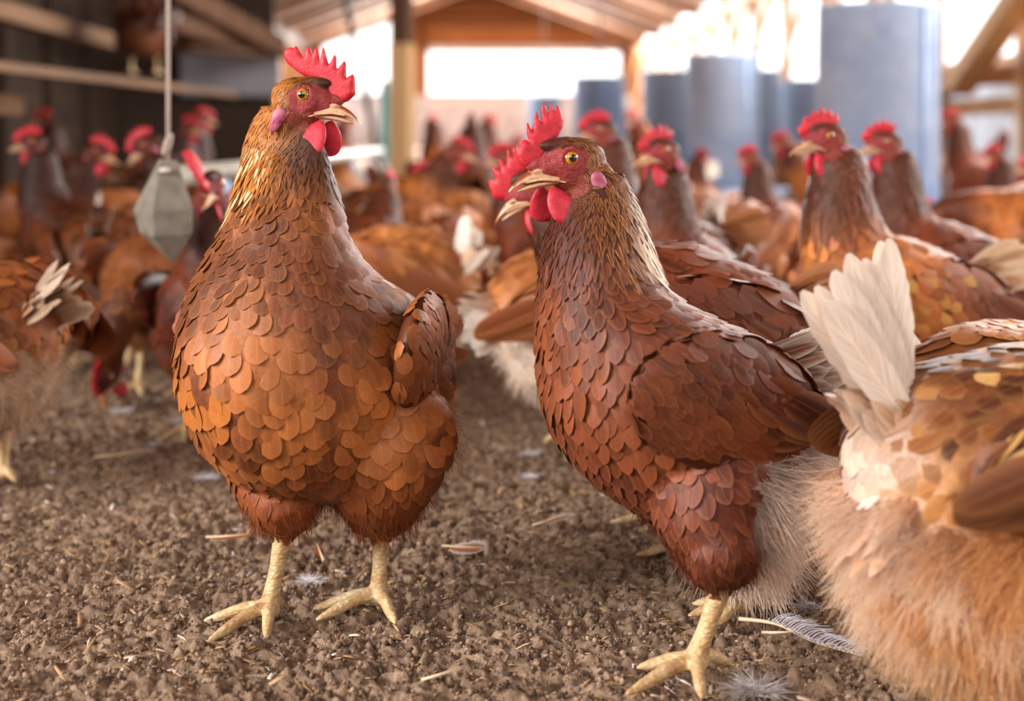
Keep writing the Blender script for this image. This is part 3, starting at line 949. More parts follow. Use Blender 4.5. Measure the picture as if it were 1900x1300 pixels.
    for s in (-1, 1):
        if s in wg.get('skip', ()): continue
        wc = np.array(wg.get('c', (-22, 0, 168))); hw = wg.get('hw', 84) if s < 0 else wg.get('hw_left', wg.get('hw', 84))
        cxyz = (wc[0], s * (hw - 7), wc[2])
        rr = wg.get('r', (88, 16, 44)); pitch = wg.get('pitch', 14)
        Rm = np.array(Matrix.Rotation(math.radians(s * wg.get('toe', 15)), 3, 'Z') @ Matrix.Rotation(-math.radians(pitch), 3, 'Y') @ Matrix.Rotation(s * math.radians(-wg.get('lean', 10)), 3, 'X'))
        WV, WF = ellipsoid(cxyz, rr, 40, 26, Rm)
        WV = WV * 0.001
        wt = np.array([[f[0], f[i], f[i + 1]] for f in WF for i in range(1, len(f) - 1)])
        A, B_, C_ = WV[wt[:, 0]], WV[wt[:, 1]], WV[wt[:, 2]]
        wn = unit((WV - np.array(cxyz) * 0.001) @ Rm / np.array(rr) ** 2 @ Rm.T)
        wb = BVHTree.FromPolygons([tuple(v) for v in WV], [tuple(t) for t in wt.tolist()])
        loc = lambda P: ((np.asarray(P) * 1000 - np.array(cxyz)) @ Rm) / np.array(rr)
        sets = []
        def wm(C): q = loc(C); return (q[:, 1] * s > -0.18) & (q[:, 0] > -0.62) & (q[:, 2] > -0.25 - 0.5 * (q[:, 0] + 0.2))
        rw = lambda P: 0.84 * (0.0068 + 0.0046 * smoothstep(0.6, -0.6, loc(P)[:, 0])) * dens * wg.get('fs', 1.0)
        P, N = sample_surface(WV, wt, wn, {2: 4000, 1: 1600, 0: 600}[det], rw, wm, r)
        q = loc(P)
        back = smoothstep(0.5, -0.75, q[:, 0]); low = smoothstep(0.3, -0.5, q[:, 2])
        Tn = (np.array([-1.0, 0, -0.05])[None] * np.ones((len(P), 1))) @ Rm.T + np.array([0, 0, -0.5])[None] * (1 - back)[:, None]
        L = rw(P) / dens * (2.9 + 3.2 * back) * r.uniform(0.85, 1.15, len(P)) * dens ** 0.5
        W = rw(P) / dens * 1.0 * r.uniform(0.85, 1.1, len(P)) * dens ** 0.7
        n1 = vnoise3(P, 34, 4)
        cc = mixc(pl['w1'], pl['w2'], smoothstep(0.3, 0.75, n1 * 0.7 + 0.3 * r.random(len(P))))
        cc = mixc(cc, mixc(pl['b2'], pl['b1'], n1), smoothstep(-0.1, 0.6, q[:, 0])) * r.uniform(0.75, 1.2, (len(P), 1))
        sp = r.random(len(P)) < wg.get('spots', 0.05)
        cc[sp] = pl.get('spot', pl['we'])
        ee = mixc(cc, np.repeat(pl['we'][None], len(P), 0), r.uniform(0.05, 0.32, len(P)))
        sets.append(feather_cards(P, N, Tn + r.normal(0, 0.06, P.shape), L, W, L * r.uniform(0.03, 0.06, len(P)), cc, ee, r, {2: 9, 1: 6, 0: 5}[det], {2: 5, 1: 3, 0: 3}[det], pointed=0.3 + 0.2 * back, bvh=wb))
        # flight feathers fanned along the lower rear edge
        nf = wg.get('flight', 13)
        k = np.linspace(0, 1, nf)
        root_l = np.column_stack([0.28 - 0.75 * k, np.full(nf, s * 0.72), -0.55 + 0.95 * k])
        Pq = ((root_l * np.array(rr)) @ Rm.T + np.array(cxyz)) * 0.001
        Nq = unit(np.array([0, s, 0.15])[None] * np.ones((nf, 1)) @ Rm.T)
        ang = np.radians(-6 + 16 * k - wg.get('droop', 0))
        Tq = np.column_stack([-np.cos(ang), np.zeros(nf), -np.sin(ang)]) @ Rm.T + np.array([0, -s * wg.get('conv', 0.2), 0])
        Lq = np.full(nf, wg.get('fl', 0.098)) * (0.8 + 0.25 * np.sin(PI * k)); Wq = np.full(nf, 0.0115)
        cc = mixc(pl['w1'], pl['w2'], r.random(nf) * 0.5); cc = cc * 0.9
        Pq = Pq + Nq * (0.001 + 0.003 * k)[:, None]
        sets.append(feather_cards(Pq, Nq, Tq, Lq, Wq, np.full(nf, 0.001), cc, mixc(cc, np.repeat(pl['we'][None], nf, 0), np.full(nf, 0.5)), r, 12, 5, pointed=np.full(nf, 0.3), bend=0.06))
        WP = (WV - np.array(cxyz) * 0.001) * 0.93 + np.array(cxyz) * 0.001
        npd = len(WP); pc = np.repeat((pl['w1'] * 0.5 + pl['b2'] * 0.5)[None], npd, 0)
        sets.append(dict(V=WP, F=np.array([f for f in WF if len(f) == 4]), UV=np.tile([0.3, 0.4], (npd, 1)), col=pc, edge=pc, rnd=np.zeros(npd)))
        o = feather_obj('wing', sets, M['feather'], root)
    # tail
    tl = spec.get('tail', {})
    if tl.get('n', 10):
        nt = tl.get('n', 10); b = np.array(tl.get('base', (-88, 0, 190)), float)
        el = tl.get('el', 35); spread = tl.get('spread', 20)
        P = []; N = []; T = []
        for i in range(nt):
            k = i / (nt - 1) * 2 - 1
            s = 1 if k >= 0 else -1
            ev = math.radians(el - abs(k) * spread); yw = math.radians(k * tl.get('yaw', 16))
            d = np.array([-math.cos(ev) * math.cos(yw), math.sin(yw) * math.cos(ev), math.sin(ev)])
            nn = unit(np.array([0.0, s * (0.75 + 0.25 * abs(k)), 0.62 * math.cos(math.radians(el)) * (1 - abs(k) * 0.7)]))
            P.append(b + np.array([0, k * 13, -abs(k) * 14])); N.append(nn); T.append(d)
        P = np.array(P) * 0.001; N = np.array(N); T = np.array(T)
        order = np.arange(nt)
        L = np.full(nt, tl.get('len', 0.082)) * r.uniform(0.9, 1.08, nt); W = np.full(nt, tl.get('w', 0.0115)) * r.uniform(0.9, 1.1, nt)
        cc = mixc(pl['tail'], pl['taile'], r.random(nt)); ee = np.repeat(pl['taile'][None], nt, 0)
        P = P + N * 0.002 * r.random((nt, 1))
        sets = [feather_cards(P, N, T, L, W, np.full(nt, 0.003), cc, ee, r, 22 if det == 2 else 8, 7 if det == 2 else 3, pointed=np.full(nt, 0.1), bend=tl.get('bend', -0.04), notch=0.16 if det == 2 else 0, twist=0.05, sag=0.2)]
        # coverts round the tail root
        nc = tl.get('cov', 26)
        kk = r.uniform(-1, 1, nc); bb = r.random(nc)
        P2 = b[None] + np.column_stack([20 - 34 * bb, kk * 22, -np.abs(kk) * 26 + 4 - 6 * bb]); N2 = unit(np.column_stack([np.full(nc, 0.25), kk * 1.1, 0.9 - 0.5 * np.abs(kk)]))
        ev = np.radians(el * 0.75 - 14 * np.abs(kk)); T2 = np.column_stack([-np.cos(ev), kk * 0.3, np.sin(ev)])
        cc = mixc(np.repeat(pl.get('cov', pl['w2'])[None], nc, 0), np.repeat(pl['tail'][None], nc, 0), bb * 0.8) * r.uniform(0.8, 1.15, (nc, 1))
        sets.append(feather_cards(P2 * 0.001, N2, T2, r.uniform(0.034, 0.052, nc), r.uniform(0.007, 0.010, nc), np.full(nc, 0.003), cc, mixc(cc, np.repeat(pl['taile'][None], nc, 0), np.full(nc, 0.5)), r, 9, 5 if det else 3, pointed=np.full(nc, 0.3), bend=0.05))
        nl = tl.get('loose', 0)
        if nl:
            kk = r.uniform(-1, 1, nl); bb = r.random(nl)
            P3 = np.column_stack([b[0] - 4 - 20 * bb - 4 * r.random(nl), kk * 34 - 14, b[2] - 12 - 52 * bb]); N3 = unit(np.column_stack([np.full(nl, -0.9), kk * 0.9, np.full(nl, 0.5)]))
            T3 = np.column_stack([-0.75 + 0.25 * bb, kk * 0.5, -0.45 - 0.35 * bb]) + r.normal(0, 0.16, (nl, 3))
            cc = mixc(np.repeat(pl['taile'][None], nl, 0), np.repeat(pl['b1'][None], nl, 0), np.clip(bb * 0.9 + r.normal(0, 0.2, nl), 0, 0.85)) * r.uniform(0.85, 1.1, (nl, 1))
            sets.append(feather_cards(P3 * 0.001, N3, T3, r.uniform(0.034, 0.054, nl), r.uniform(0.0045, 0.0075, nl), np.full(nl, 0.004), cc, mixc(cc, np.repeat(pl['taile'][None], nl, 0), np.full(nl, 0.3)), r, 14, 7, pointed=np.full(nl, 0.5), bend=-0.10, notch=0.25))
        feather_obj('tail', sets, M['quill'], root)
    # soft fluff
    nfl = {2: spec.get('nfl', 5000), 1: 1100, 0: 0}[det]
    if nfl:
        def fl_mask(C):
            c_, e_, k_, f_ = regions(C)
            th = (C[:, 2] < 0.085) & (C[:, 2] > 0.036)
            return ((f_ > 0.35) | (th & (r.random(len(C)) < spec.get('thfl', 0.25)))) & (~is_leg(C))
        P, N = sample_surface(co, tri, nm, nfl, lambda P: np.full(len(P), 0.0007), fl_mask, r)
        if len(P):
            cc, ee, _, f_ = regions(P)
            cc = cc * r.uniform(0.88, 1.15, (len(P), 1))
            D = flow(P, N) * 1.0 + N * np.where(f_ > 0.3, 0.38, 0.12)[:, None]
            L = np.where(f_ > 0.3, r.uniform(0.008, spec.get('fll', 0.026 if det == 2 else 0.015), len(P)), r.uniform(0.005, 0.010, len(P)))
            fluff_obj('fluff', P, D, N, L, cc, root, r, rw=np.where(f_ > 0.3, 0.00038, 0.00022))
    print('hen %.1fs' % (time.time() - t0), nvt)
    return root

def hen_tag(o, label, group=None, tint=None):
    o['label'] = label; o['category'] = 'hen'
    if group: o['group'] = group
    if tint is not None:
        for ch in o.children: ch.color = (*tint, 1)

def copy_hen(root):
    c = root.copy(); COL.objects.link(c)
    for ch in list(root.children):
        d = ch.copy(); COL.objects.link(d); d.parent = c
    return c

def put(o, X, Y, ang, sc=1.0, z=0.0):
    o.location = (X, Y, z); o.rotation_euler = (0, 0, math.radians(ang)); o.scale = (sc, sc, sc)

def to_local(pt, X, Y, ang):
    """world point -> hen-local mm"""
    a = math.radians(-ang); dx, dy = (pt[0] - X) * 1000, (pt[1] - Y) * 1000
    return (dx * math.cos(a) - dy * math.sin(a), dx * math.sin(a) + dy * math.cos(a), pt[2] * 1000)

def foot(pxf, d, hockpx, X, Y, ang, s, toe_ang, **kw):
    f = px(pxf[0], pxf[1], d); f.z = 0
    h = px(hockpx[0], hockpx[1], d + kw.pop('hd', 0.0))
    fl = to_local(f, X, Y, ang); hl = to_local(h, X, Y, ang)
    return dict(x=fl[0], y=fl[1], hock=hl, ang=toe_ang, s=s, **kw)

# ------------------------------------------------------------------ the shed
AXR = math.radians(1.3)                     # the shed runs very slightly to the left of the view
def ax(X, Y, Z=0.0):
    return (X * math.cos(AXR) - Y * math.sin(AXR), X * math.sin(AXR) + Y * math.cos(AXR), Z)

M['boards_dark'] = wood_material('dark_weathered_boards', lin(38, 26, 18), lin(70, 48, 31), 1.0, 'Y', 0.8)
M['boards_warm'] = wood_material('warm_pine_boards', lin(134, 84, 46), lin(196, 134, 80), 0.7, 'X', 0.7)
M['boards_roof'] = wood_material('roof_boards', lin(98, 66, 42), lin(146, 102, 66), 0.7, 'Y', 0.8)
M['post_wood'] = wood_material('pale_post_wood', lin(234, 178, 122), lin(248, 206, 154), 0.6, 'Z', 0.7)
M['stud_wood'] = wood_material('stud_wood', lin(176, 120, 70), lin(214, 160, 104), 0.6, 'Z', 0.7)
M['dark_wood'] = wood_material('dark_post_wood', lin(84, 56, 38), lin(122, 84, 56), 0.6, 'Z', 0.75)
M['rail_wood'] = wood_material('roost_rail_wood', lin(92, 64, 42), lin(134, 98, 66), 0.8, 'Y', 0.8)
M['whitewash'] = simple_mat('whitewashed_wall', lin(226, 230, 240), 0.8, noise=6)
M['sheet'] = simple_mat('grey_sheet_metal', lin(164, 162, 170), 0.45, 0.4, noise=4)
M['steel'] = metal_material()
M['steel_in'] = simple_mat('feed_in_the_pan', lin(120, 110, 98), 0.9, noise=120, bumpy=0.6)
M['pipe'] = simple_mat('pale_plastic_pipe', lin(178, 168, 156), 0.45, noise=14)
M['teal'] = simple_mat('teal_painted_steel', lin(52, 168, 170), 0.4, noise=9)
M['hose'] = simple_mat('dark_green_rubber', lin(46, 58, 48), 0.5)
M['string'] = simple_mat('braided_string', lin(176, 158, 146), 0.85, noise=400, bumpy=0.5)
M['wire'] = simple_mat('thin_wire', lin(206, 190, 180), 0.5)
M['weight'] = simple_mat('grey_cast_weight', lin(124, 114, 101), 0.75, noise=70, bumpy=0.3)


def structure(o, **kw):
    o['kind'] = 'structure'
    return o

def tag(o, label, cat, group=None):
    o['label'] = label; o['category'] = cat
    if group: o['group'] = group
    return o

# litter floor: a fan of finely broken ground, denser towards the camera
def soil_height(P2):
    Z = np.zeros(len(P2)); P3 = np.column_stack([P2, np.zeros(len(P2))])
    amp = 1.0
    Z += 0.012 * (vnoise3(P3, 7, 11) - 0.5)
    Z += 0.008 * (vnoise3(P3, 42, 12) - 0.5)
    a = vnoise3(P3, 105, 13); Z += 0.007 * (np.abs(a - 0.5) * 2 - 0.5)
    Z += 0.0065 * (vnoise3(P3, 210, 14) - 0.5)
    Z += 0.0034 * (vnoise3(P3, 420, 15) - 0.5)
    return Z
nx = 700
ys = np.concatenate([0.66 * (2.2 / 0.66) ** np.linspace(0, 1, 760), 2.2 * (30.0 / 2.2) ** np.linspace(0, 1, 260)[1:]])
ny = len(ys)
ux = np.linspace(-1, 1, nx)
GX = ux[None] * (0.46 * ys[:, None] + 0.06); GY = np.repeat(ys[:, None], nx, 1)
G2 = np.column_stack([GX.ravel(), GY.ravel()])
GZ = soil_height(G2) * np.clip(1.6 - 0.12 * G2[:, 1], 0.2, 1)
GV = np.column_stack([G2, GZ - 0.004])
gi = (np.arange(ny - 1)[:, None] * nx + np.arange(nx - 1)[None]).ravel()
GF = np.column_stack([gi, gi + 1, gi + nx + 1, gi + nx])
GV = np.concatenate([GV, [(-9, -6, -0.03), (9, -6, -0.03), (9, 32, -0.03), (-9, 32, -0.03)]])
nb = ny * nx
GF = np.concatenate([GF, [[nb, nb + 1, nb + 2, nb + 3]]])
me = bpy.data.meshes.new('floor')
me.vertices.add(len(GV)); me.vertices.foreach_set('co', GV.astype(np.float32).ravel())
me.loops.add(GF.size); me.loops.foreach_set('vertex_index', GF.astype(np.int32).ravel())
me.polygons.add(len(GF)); me.polygons.foreach_set('loop_start', np.arange(0, GF.size, 4, dtype=np.int32))
me.update(calc_edges=True)
floor = bpy.data.objects.new('floor', me); COL.objects.link(floor); structure(floor)
def soil_material():
    m, nt, b = new_mat('broken_litter_soil')
    oc = objcoord(nt)
    n1 = noise_tex(nt, oc, 90, 8, 0.7); n2 = noise_tex(nt, oc, 4, 4); n3 = noise_tex(nt, oc, 330, 4, 0.7)
    c = ramp(nt, n1, [(0.28, tuple(lin(90, 70, 57))), (0.5, tuple(lin(154, 126, 104))), (0.72, tuple(lin(202, 174, 148)))])
    c = mixrgb(nt, 'MULTIPLY', 1.0, c, ramp(nt, n2, [(0.3, (0.78, 0.76, 0.74)), (0.7, (1.15, 1.15, 1.15))]))
    c = mixrgb(nt, 'MIX', ramp(nt, n3, [(0.62, (0, 0, 0)), (0.74, (0.75, 0.75, 0.75))]), c, tuple(lin(176, 144, 106)))
    nt.links.new(c, b.inputs['Base Color'])
    b.inputs['Roughness'].default_value = 0.9
    b.inputs['Specular IOR Level'].default_value = 0.2
    bump(nt, b, mth(nt, 'ADD', n1, mth(nt, 'MULTIPLY', n3, 0.6)), 0.9, 0.004)
    return m
M['soil'] = soil_material()
me.materials.append(M['soil'])

# loose crumbs, chips and bits of straw
def varied_mat(name, stops, rough=0.9):
    m, nt, b = new_mat(name)
    a = attr(nt, 'rnd').outputs['Fac']
    c = ramp(nt, a, stops)
    c = mixrgb(nt, 'MULTIPLY', 1.0, c, ramp(nt, noise_tex(nt, objcoord(nt), 500, 3), [(0.3, (0.75, 0.75, 0.75)), (0.7, (1.15, 1.15, 1.15))]))
    nt.links.new(c, b.inputs['Base Color']); b.inputs['Roughness'].default_value = rough
    b.inputs['Specular IOR Level'].default_value = 0.25
    return m
M['crumb'] = varied_mat('soil_crumbs', [(0.0, tuple(lin(80, 62, 50))), (0.6, tuple(lin(138, 112, 92))), (1.0, tuple(lin(182, 152, 126)))])
M['chips'] = varied_mat('wood_chips', [(0.0, tuple(lin(150, 112, 74))), (0.5, tuple(lin(190, 150, 106))), (0.82, tuple(lin(216, 184, 148))), (1.0, tuple(lin(240, 232, 226)))])

def scatter(name, base_V, base_F, n, smin, smax, mat, flat, dmin, dmax, seed, sink=0.25, power=1.6):
    r = np.random.default_rng(seed)
    d = dmin * (dmax / dmin) ** r.random(n)
    x = r.uniform(-1, 1, n) * (0.40 * d + 0.03)
    s = smin + (smax - smin) * r.random(n) ** power
    s = s * np.clip(d, 0.9, 2.0) ** 0.4
    z = soil_height(np.column_stack([x, d])) * np.clip(1.6 - 0.12 * d, 0.2, 1) - 0.004
    a, b_, c = r.uniform(0, 2 * PI, n), np.clip(r.normal(0, 0.3, n), -0.5, 0.5) if flat else r.normal(0, 3, n), np.clip(r.normal(0, 0.25, n), -0.4, 0.4) if flat else r.normal(0, 3, n)
    nv = len(base_V)
    V = np.repeat(np.array(base_V)[None], n, 0)
    V = V * (1 + (r.normal(0, 0.34, (n, nv, 3)) if not flat else r.normal(0, 0.10, (n, nv, 3))))
    asp = np.stack([r.uniform(0.8, 1.6, n), r.uniform(0.5, 1.0, n), r.uniform(0.7, 1.2, n)], 1)
    V = V * asp[:, None] * s[:, None, None]
    def rotm(V, i, j, an):
        ci, si = np.cos(an)[:, None], np.sin(an)[:, None]
        W = V.copy(); W[..., i] = V[..., i] * ci - V[..., j] * si; W[..., j] = V[..., i] * si + V[..., j] * ci; return W
    V = rotm(V, 0, 2, b_); V = rotm(V, 1, 2, c); V = rotm(V, 0, 1, a)
    lo = V[..., 2].min(1)
    V[..., 2] += (z - lo - sink * s * (0.2 if flat else 1))[:, None]
    V[..., 0] += x[:, None]; V[..., 1] += d[:, None]
    F = (np.array(base_F)[None] + (np.arange(n) * nv)[:, None, None]).reshape(-1, len(base_F[0]))
    k = F.shape[1]
    me = bpy.data.meshes.new(name)
    V = V.reshape(-1, 3)
    me.vertices.add(len(V)); me.vertices.foreach_set('co', V.astype(np.float32).ravel())
    me.loops.add(F.size); me.loops.foreach_set('vertex_index', F.astype(np.int32).ravel())
    me.polygons.add(len(F)); me.polygons.foreach_set('loop_start', np.arange(0, F.size, k, dtype=np.int32))
    me.update(calc_edges=True)
    at = me.attributes.new('rnd', 'FLOAT', 'POINT'); at.data.foreach_set('value', np.repeat(r.random(n), nv).astype(np.float32))
    me.materials.append(mat)
    o = bpy.data.objects.new(name, me); COL.objects.link(o); o['kind'] = 'stuff'
    return o
g = (1 + 5 ** 0.5) / 2
IV = unit(np.array([(-1, g, 0), (1, g, 0), (-1, -g, 0), (1, -g, 0), (0, -1, g), (0, 1, g), (0, -1, -g), (0, 1, -g), (g, 0, -1), (g, 0, 1), (-g, 0, -1), (-g, 0, 1)], float))
IF = [(0, 11, 5), (0, 5, 1), (0, 1, 7), (0, 7, 10), (0, 10, 11), (1, 5, 9), (5, 11, 4), (11, 10, 2), (10, 7, 6), (7, 1, 8), (3, 9, 4), (3, 4, 2), (3, 2, 6), (3, 6, 8), (3, 8, 9), (4, 9, 5), (2, 4, 11), (6, 2, 10), (8, 6, 7), (9, 8, 1)]
tag(scatter('soil_crumbs', IV, IF, 40000, 0.0007, 0.0023, M['crumb'], False, 0.8, 3.0, 3, power=2.2), 'loose brown soil crumbs all over the floor', 'soil')
CHV = [(-1, -0.34, -0.06), (-0.1, -0.42, 0.02), (1, -0.2, -0.05), (-1, 0.3, -0.05), (0, 0.40, 0.03), (0.9, 0.26, -0.06), (-1, -0.34, 0.06), (-0.1, -0.42, 0.16), (1, -0.2, 0.07), (-1, 0.3, 0.07), (0, 0.40, 0.17), (0.9, 0.26, 0.06)]
CHF = [(0, 3, 4, 1), (1, 4, 5, 2), (6, 7, 10, 9), (7, 8, 11, 10), (0, 1, 7, 6), (1, 2, 8, 7), (3, 9, 10, 4), (4, 10, 11, 5), (0, 6, 9, 3), (2, 5, 11, 8)]
tag(scatter('wood_chips', CHV, CHF, 6500, 0.0010, 0.0056, M['chips'], True, 0.8, 3.2, 5, power=2.6), 'pale wood chips and husks strewn over the soil', 'chips')

# shed shell -----------------------------------------------------------------
def wall(name, boxes, mat, bevel=0):
    mb = MB()
    for x0, x1, y0, y1, z0, z1 in boxes: mb.box(x0, x1, y0, y1, z0, z1)
    o = mb.build(name, mat); o.rotation_euler = (0, 0, AXR); return structure(o)
XR, XL, YB = 3.0, -3.0, 28.0
wall('wall_right', [(XR, XR + 0.05, -2.4, YB, -0.02, 0.70), (XR, XR + 0.05, -1.0, YB, 1.86, 2.1)], M['whitewash'])
wall('trim_1', [(XR - 0.10, XR, -1.0, YB, 1.66, 1.86)], M['stud_wood'])
wall('trim_2', [(XR - 0.08, XR + 0.06, -1.0, YB, 0.70, 0.76)], M['stud_wood'])
wall('wall_front_unseen', [(-3.2, 3.05, -2.45, -2.4, -0.02, 0.95), (-3.2, -1.9, -2.45, -2.4, 0.95, 2.6), (1.4, 3.05, -2.45, -2.4, 0.95, 2.6)], M['boards_dark'])  # unseen boards added to cut sky light from behind the camera
wall('wall_left', [(XL - 0.25, XL - 0.2, -2.4, 0.8, -0.02, 0.8), (XL - 0.25, XL - 0.2, 0.8, 7.5, -0.02, 2.1), (XL - 0.25, XL - 0.2, 7.5, YB, -0.02, 0.7), (XL - 0.25, XL - 0.2, 7.5, YB, 1.8, 2.1)], M['boards_dark'])  # unseen lengths; full-height stretch added to block side light
xs = lambda p: gx(p, YB) + YB * math.sin(AXR)
wall('wall_back', [(XL, XR, YB, YB + 0.05, -0.02, 1.04), (XL, XR, YB, YB + 0.05, 1.88, 3.3)] and
     [(XL - 1.0, XR + 0.3, YB, YB + 0.05, -0.02, 1.04), (xs(772), XR + 0.3, YB, YB + 0.05, 1.86, 3.6), (xs(722), xs(795), YB, YB + 0.05, 1.04, 3.6), (XL - 1.0, xs(600), YB, YB + 0.05, 1.04, 3.6), (xs(1150), XR + 0.3, YB, YB + 0.05, 1.04, 1.86)], M['boards_warm'])
wall('trim_3', [(xs(795), xs(1150), YB - 0.06, YB, 1.86, 1.98)], M['whitewash'])
wall('wall_back_base', [(XL, XR, YB - 0.05, YB - 0.01, -0.02, 1.0)], M['whitewash'])['kind'] = 'structure'
wall('trim_4', [(xs(795), XR, YB - 0.3, YB - 0.05, 2.35, 2.5), (xs(795), XR, YB - 0.3, YB - 0.05, 2.75, 2.83)], M['boards_roof'])
# roof slopes
mb = MB()
for sx in (1, -1):
    a = [(sx * 3.15, -2.4, 1.95), (0, -2.4, 3.1), (0, YB + 0.1, 3.1), (sx * 3.15, YB + 0.1, 1.95)]
    V = a + [(x, y, z + 0.06) for x, y, z in a]
    mb.add(V, [(0, 1, 2, 3), (7, 6, 5, 4), (0, 4, 5, 1), (1, 5, 6, 2), (2, 6, 7, 3), (3, 7, 4, 0)])
ceil = mb.build('ceiling', M['boards_roof']); ceil.rotation_euler = (0, 0, AXR); structure(ceil)
# rafters, each a piece of the roof
k = 0
for y in np.arange(6.0, YB, 2.2):
    for sx in (1, -1):
        k += 1
        mb = MB(); mb.beam((sx * 3.0, y, 1.90), (0, y, 3.0), 0.07, 0.14)
        o = mb.build('trim_%d' % (4 + k), M['boards_roof']); o.rotation_euler = (0, 0, AXR); structure(o)
# studs and braces of the open right wall
n = 4 + k
for i, y in enumerate(np.arange(1.6, YB, 1.5)):
    n += 1
    mb = MB(); mb.box(XR - 0.10, XR - 0.01, y - 0.05, y + 0.05, 0.0, 1.70)
    o = mb.build('trim_%d' % n, M['stud_wood']); o.rotation_euler = (0, 0, AXR); structure(o)
    n += 1
    mb = MB(); mb.beam((XR - 0.13, y + 0.1, 1.70), (XR - 0.13, y + 1.35, 0.95 if i % 2 else 1.15), 0.05, 0.10)
    o = mb.build('trim_%d' % n, M['stud_wood']); o.rotation_euler = (0, 0, AXR); structure(o)

def bx(name, mat, label, cat, *beams, group=None, bevel=0.003):
    mb = MB()
    for a, b, wd, hg in beams: mb.beam(a, b, wd, hg)
    o = mb.build(name, mat, None, False, bevel)
    return tag(o, label, cat, group)

# right hand timber: leaning brace, rails and post near the open wall
bx('diagonal_brace', M['stud_wood'], 'leaning orange timber brace right of the nearest steel feeder', 'brace', (px(1775, 165, 8.0), px(1930, -60, 7.2), 0.16, 0.10))
bx('cross_rail', M['stud_wood'], 'upper pale rail across the open wall at far right', 'rail', (px(1745, 146, 8.3), px(1985, 132, 7.4), 0.05, 0.11))
bx('cross_rail', M['stud_wood'], 'lower pale rail at far right under the brace', 'rail', (px(1760, 202, 8.2), px(1985, 186, 7.4), 0.04, 0.09))
bx('timber_post', M['dark_wood'], 'dark short post at the far right behind the rails', 'post', ((gx(1858, 8.6), 8.6, -0.01), (gx(1858, 8.6), 8.6, 1.2), 0.14, 0.14))

# dark left side: boarded partition, roost rails
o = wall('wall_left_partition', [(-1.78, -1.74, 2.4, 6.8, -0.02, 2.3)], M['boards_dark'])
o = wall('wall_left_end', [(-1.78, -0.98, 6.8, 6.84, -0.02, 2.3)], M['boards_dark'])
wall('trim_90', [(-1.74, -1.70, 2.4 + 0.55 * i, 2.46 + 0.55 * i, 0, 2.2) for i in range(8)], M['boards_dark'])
xr = lambda p, d: gx(p, d)
bx('roost_rail', M['rail_wood'], 'long thin roost rail across the dark left side', 'rail', (px(-40, 120, 2.9), px(432, 176, 5.5), 0.04, 0.022))
bx('rail_post', M['rail_wood'], 'short upright under the thin rail, left of the hanging string', 'post', ((gx(201, 3.9), 3.9, 0), (gx(201, 3.9), 3.9, 0.46), 0.05, 0.05), group=None)
bx('rail_post', M['rail_wood'], 'short upright under the thin rail, right of the hanging string', 'post', ((gx(342, 4.7), 4.7, 0), (gx(342, 4.7), 4.7, 0.455), 0.06, 0.05))
bx('rail_post', M['rail_wood'], 'upright at the far end of the thin rail', 'post', ((gx(426, 5.45), 5.45, 0), (gx(426, 5.45), 5.45, 0.46), 0.045, 0.05))
bx('roost_beam', M['rail_wood'], 'thick sloping-looking beam end at the top left corner', 'beam', (px(-60, 5, 3.4), px(196, 76, 4.55), 0.06, 0.05))
bx('beam_post', M['dark_wood'], 'dark post that carries the thick beam at the top left', 'post', ((gx(150, 4.5) - 0.02, 4.4, -0.01), (gx(150, 4.5) - 0.02, 4.4, 0.60), 0.06, 0.06))
bx('short_board', M['rail_wood'], 'short board end low at the left edge', 'board', (px(-60, 190, 3.5), px(36, 197, 3.6), 0.05, 0.05))
bx('shelf_board', M['rail_wood'], 'weathered shelf board above the grey sheet at upper left', 'board', (px(338, 82, 6.0), px(520, 100, 6.6), 0.10, 0.045))
bx('roof_brace', M['dark_wood'], 'upper of two brown braces slanting down behind the hanging string', 'brace', (px(320, -20, 5.6), px(520, 88, 6.5), 0.06, 0.09))
bx('roof_brace', M['dark_wood'], 'lower of two brown braces slanting down behind the hanging string', 'brace', (px(236, 14, 5.2), px(440, 80, 6.3), 0.06, 0.07))
mb = MB(); mb.box(gx(335, 6.7), gx(520, 6.7), 6.70, 6.72, CAM_H + 62 / FPX * 6.7, CAM_H + 140 / FPX * 6.7)
tag(mb.build('metal_sheet', M['sheet']), 'dull grey sheet on the end boards behind the rust hen', 'sheet')
bx('corner_post', M['boards_warm'], 'brown corner post at the end of the boarded left side', 'post', ((gx(596, 6.75), 6.75, -0.01), (gx(596, 6.75), 6.75, 2.4), 0.14, 0.14))

# the pale post in the middle with a dark upper board
post = bpy.data.objects.new('wooden_post', None); COL.objects.link(post); post.location = (gx(746, 6.6), 6.6, 0); post.rotation_euler = (0, 0, math.radians(-14))
tag(post, 'square wooden post left of centre, pale below and dark above', 'post')
mb = MB(); mb.box(-0.05, 0.05, -0.05, 0.05, -0.01, 0.74); mb.build('post_foot', M['post_wood'], post, False, 0.004)
mb = MB(); mb.box(-0.045, 0.042, -0.045, 0.045, 0.74, 2.9); mb.build('post_shaft', M['dark_wood'], post, False, 0.004)
V, F = tube([(gx(712, 6.3), 6.3, -0.01), (gx(713, 6.3), 6.3, 0.3), (gx(713, 6.3), 6.3, 0.56)], 0.018, 12)
tag(mesh_obj('teal_pole', V, F, M['teal']), 'short teal pole just left of the wooden post', 'pole')
V, F = tube(spline([px(634, -40, 5.0), px(650, 40, 5.0), px(668, 130, 5.0), px(690, 230, 5.0), px(694, 300, 5.0)], 30), 0.012, 10)
tag(mesh_obj('hose', V, F, M['hose']), 'dark green hose hanging left of the teal pole', 'hose')

